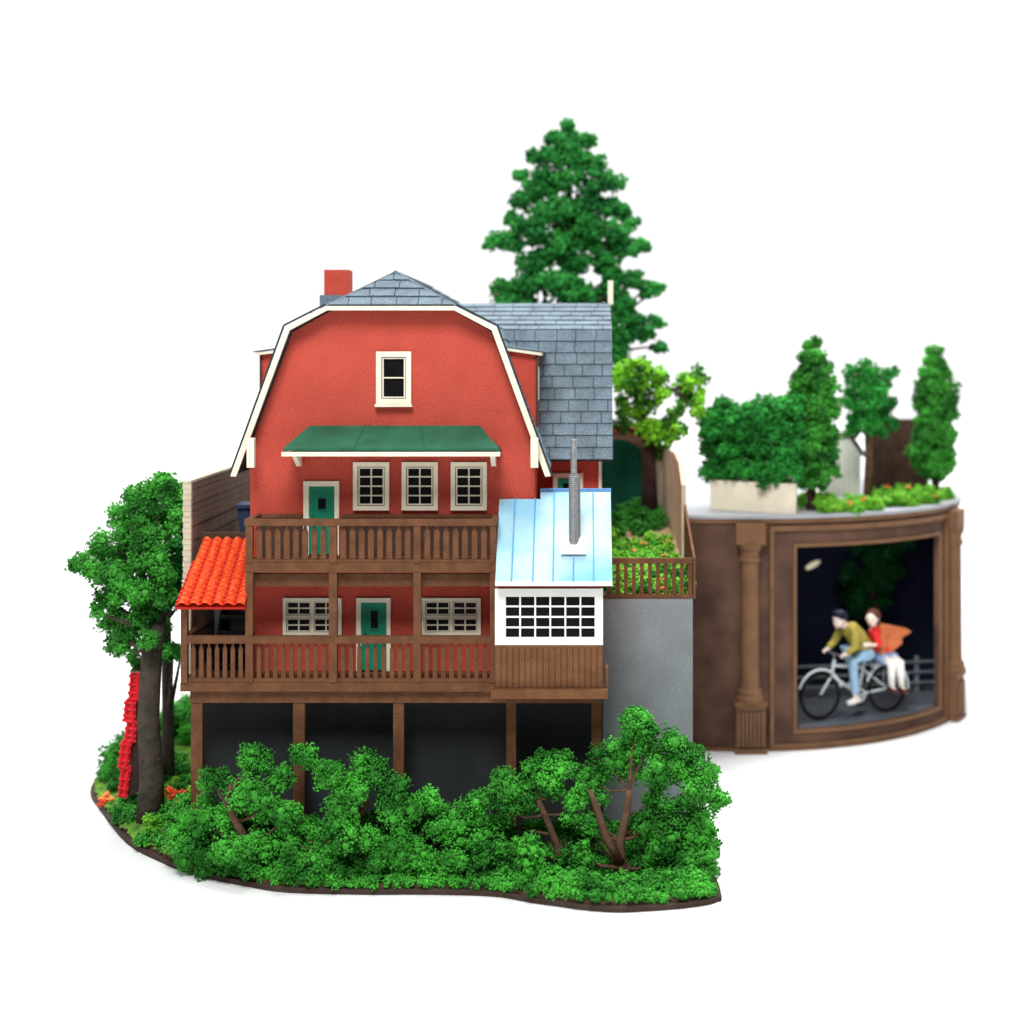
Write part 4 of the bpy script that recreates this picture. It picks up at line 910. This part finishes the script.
# ------------------------------------------------------------------ shrubs in front
front = [(214, 779, 14), (253, 763, 17), (246, 791, 20), (281, 777, 14), (267, 809, 17), (302, 756, 13), (330, 774, 18), (369, 770, 19), (351, 791, 17), (344, 812, 18), (288, 816, 15), (267, 847, 17), (291, 842, 8), (341, 837, 20), (323, 858, 16), (393, 791, 16), (400, 812, 18), (421, 809, 16), (404, 847, 19), (232, 851, 20), (204, 823, 22), (211, 862, 14), (246, 851, 15), (190, 850, 15), (176, 838, 12), (232, 815, 15),
         (432, 800, 13), (449, 829, 20), (484, 846, 19), (420, 855, 15), (477, 808, 16), (505, 783, 15), (505, 808, 16), (534, 776, 16), (562, 765, 16), (527, 801, 14), (530, 850, 20), (551, 787, 13), (579, 857, 16), (579, 874, 12), (572, 808, 14), (593, 783, 18), (611, 758, 20), (634, 726, 16), (632, 714, 9), (650, 729, 9), (639, 748, 20), (629, 765, 18), (674, 748, 21), (660, 769, 20), (692, 765, 19), (702, 790, 18), (718, 801, 11), (674, 815, 19), (646, 825, 14), (667, 843, 18), (695, 829, 18), (699, 850, 18), (646, 871, 13), (653, 858, 12), (688, 869, 16), (704, 868, 14), (588, 825, 12), (655, 800, 13), (370, 840, 14), (455, 860, 14), (505, 868, 12), (710, 770, 10), (545, 757, 9), (290, 860, 14), (380, 862, 14), (250, 868, 10)]
shr = [  # trunk base px, base d, trunk waypoints (px, py), radius, label
    (247, 16.95, [(247, 842), (236, 822), (226, 802), (232, 785)], .045, 'leftmost front shrub, its bent brown stem showing below a tuft over the first column'),
    (341, 16.95, [(341, 850), (352, 826), (366, 806), (362, 785)], .045, 'wide front shrub below the second veranda column from the left'),
    (425, 16.95, [(425, 855), (418, 830), (408, 812)], .04, 'low rounded front shrub below the middle of the veranda'),
    (560, 16.95, [(562, 862), (553, 835), (545, 815), (538, 800)], .042, 'front shrub with dark leaning stem under the lean-to'),
    (622, 16.8, [(622, 868), (620, 840), (626, 815), (628, 802), (629, 790)], .052, 'tall front shrub with forked brown stems reaching up the grey wall'),
    (700, 17.0, [(690, 872), (688, 840), (692, 810), (690, 790)], .045, 'bushy shrub at the right end of the base board')]
sx = [235, 345, 440, 525, 622, 697]
parts_ = [[] for _ in shr]
for x, y, r in front:
    k = min(range(len(shr)), key=lambda i: abs(sx[i]-x)); d = 17.15-(y-710)/180*.62+max(0, 250-x)/75*.5
    parts_[k].append((x, y, r*1.16, d))
rq = random.Random(77)
for x in range(205, 712, 11):
    for y in (rq.uniform(818, 836), rq.uniform(842, 858)):
        parts_[min(range(len(shr)), key=lambda i: abs(sx[i]-x))].append((x+rq.uniform(-5, 5), y, rq.uniform(8, 13), 17.25))
for k, (bx, bd, wp, rad, lab) in enumerate(shr):
    pts = [P(px, py, bd-(.18 if k in (0, 3, 4) else .0)) for px, py in wp]; base = Vector((pts[0].x, pts[0].y, .05)); pts = [base]+pts
    rr = [rad*1.2]+[rad*(1-.5*i/len(wp)) for i in range(len(wp))]
    clump_tree('shrub', lab, base, pts, rr, parts_[k], .12, 'leaf_front', 'bark', 60+k, .025, group='shrubs along the front of the base board', sub=13, rf=1.02, sub_r=.42, extra=[P(621, 862, 16.6), P(606, 838, 16.55), P(596, 806, 16.6), P(590, 790, 16.6)] if k == 4 else None, cat='shrub')
# second stem of the tall shrub is a branch of its own trunk: nothing separate to place
# low ground cover along the edge and on the left slope
r_ = random.Random(17); cl = []
def inside_board(x, y):
    n = len(outline); c = False
    for i in range(n):
        x1, y1 = outline[i]; x2, y2 = outline[(i+1) % n]
        if (y1 > y) != (y2 > y) and x < (x2-x1)*(y-y1)/(y2-y1)+x1: c = not c
    return c
edge = [q for q in outline if q[1] < 18.2]
for i in range(len(edge)-1):
    a, c = Vector((*edge[i], 0)), Vector((*edge[i+1], 0)); L = (c-a).length; n = max(1, int(L/.06))
    nn = Vector((-(c-a).y, (c-a).x, 0)).normalized()
    for k in range(n):
        for row in range(3):
            p = a.lerp(c, (k+r_.random())/n)+nn*(.085+.13*row+r_.uniform(-.03, .03)); q = r_.uniform(.06, .115)
            if p.x < -4.3 or not inside_board(p.x, p.y) or p.x > 1.33: continue
            cl.append((Vector((p.x, p.y, .05+q*.5+.04*row)), (q, q, q*.9)))
for _ in range(260):
    x, y = r_.uniform(-4.2, 1.25), r_.uniform(16.7, 17.4)
    if inside_board(x, y): q = r_.uniform(.10, .2); cl.append((Vector((x, y, .05+q*.5)), (q, q, q*.8)))
o = foliage('ground_cover', cl, 'leaf_front', None, 18, sub=6, grain=.021, sub_r=.5); o['kind'] = 'stuff'
# grass slope on the left
def hill(x, y): 
    e = min(math.hypot(x-a, y-c) for a, c in outline); return .05+min(.22, e*.25)+.25*max(0, (y-19.5))/4*min(1, e)
b = MB(); xs = np.linspace(-6.35, -3.9, 50); ys = np.linspace(16.9, 24.6, 110); idx = {}; vs = []; fs = []
for j, y in enumerate(ys):
    for i, x in enumerate(xs):
        if inside_board(x, y): idx[i, j] = len(vs); vs.append((x, y, hill(x, y)+rnd.uniform(-.012, .012)))
for (i, j) in list(idx):
    if all(q in idx for q in ((i+1, j), (i+1, j+1), (i, j+1))): fs.append((idx[i, j], idx[i+1, j], idx[i+1, j+1], idx[i, j+1]))
b.add(vs, fs); o = b.build('grass', 'grass'); o['kind'] = 'stuff'
cl = []; cb = []
for _ in range(330):
    x, y = r_.uniform(-6.2, -4.3), r_.uniform(17.0, 24.3)
    if not inside_board(x, y): continue
    e = min(math.hypot(x-a, y-c) for a, c in outline)
    if e < .1: continue
    q = r_.uniform(.06, .13)+(.10 if y > 21 else 0); (cl if (r_.random() < .72 or y > 20) else cb).append((Vector((x, y, hill(x, y)+q*.3)), (q, q, q)))
for px, py, r, d in [(123, 815, 15, 18.7), (116, 765, 14, 20.2), (108, 778, 10, 20.2), (130, 800, 10, 19), (176, 835, 13, 17.6), (150, 800, 10, 19), (185, 800, 13, 18), (176, 815, 12, 17.8)]: cl.append((P(px, py, d), r*d/F))
for px, py, r, d in [(154, 823, 13, 17.9), (172, 845, 9, 17.35), (142, 838, 8, 18.0)]: cb.append((P(px, py, d), r*d/F))
for px, py, r in [(180, 724, 14), (172, 745, 16), (184, 760, 16), (165, 770, 14), (180, 785, 12)]: cl.append((P(px, py, 21.5), r*21.5/F))
o = foliage('ground_cover', cl, 'leaf', None, 19, sub=7, grain=.03); o['kind'] = 'stuff'
o = foliage('ground_cover', cb, 'leaf_bright', None, 20, sub=7, grain=.028); o['kind'] = 'stuff'
flowers([P(107+r_.uniform(-5, 6), 800+r_.uniform(-6, 6), 19.35) for _ in range(12)], 'flower_orange', r=.022)
flowers([P(175+r_.uniform(-14, 12), 793+r_.uniform(-5, 5), 18.6) for _ in range(10)]+[P(105+r_.uniform(-5, 6), 803+r_.uniform(-4, 4), 19.3) for _ in range(4)], 'flower_red', r=.018)
# garden planting behind the fence
cl = []; cb = []; fp = []
for _ in range(230):
    x, y = r_.uniform(.3, 1.2), 18.5+abs(r_.gauss(0, 1.3)); 
    if y > 21.3: continue
    q = r_.uniform(.08, .17); (cb if r_.random() < .75 else cl).append((Vector((x, y, plat_z(x, y)+q*.5)), (q, q, q*.9)))
    if r_.random() < .15: fp.append(Vector((x, y-.06, plat_z(x, y)+q*1.2)))
for _ in range(26):
    x, y = r_.uniform(.55, 1.15), r_.uniform(21.6, 23.2); q = r_.uniform(.12, .2); cl.append((Vector((x, y, plat_z(x, y)+q*.5)), (q, q, q)))
o = foliage('ground_cover', cl, 'leaf', None, 23, sub=7, grain=.032); o['kind'] = 'stuff'
o = foliage('ground_cover', cb, 'leaf_bright', None, 24, sub=7, grain=.032); o['kind'] = 'stuff'
flowers(fp, 'flower_orange', r=.018)
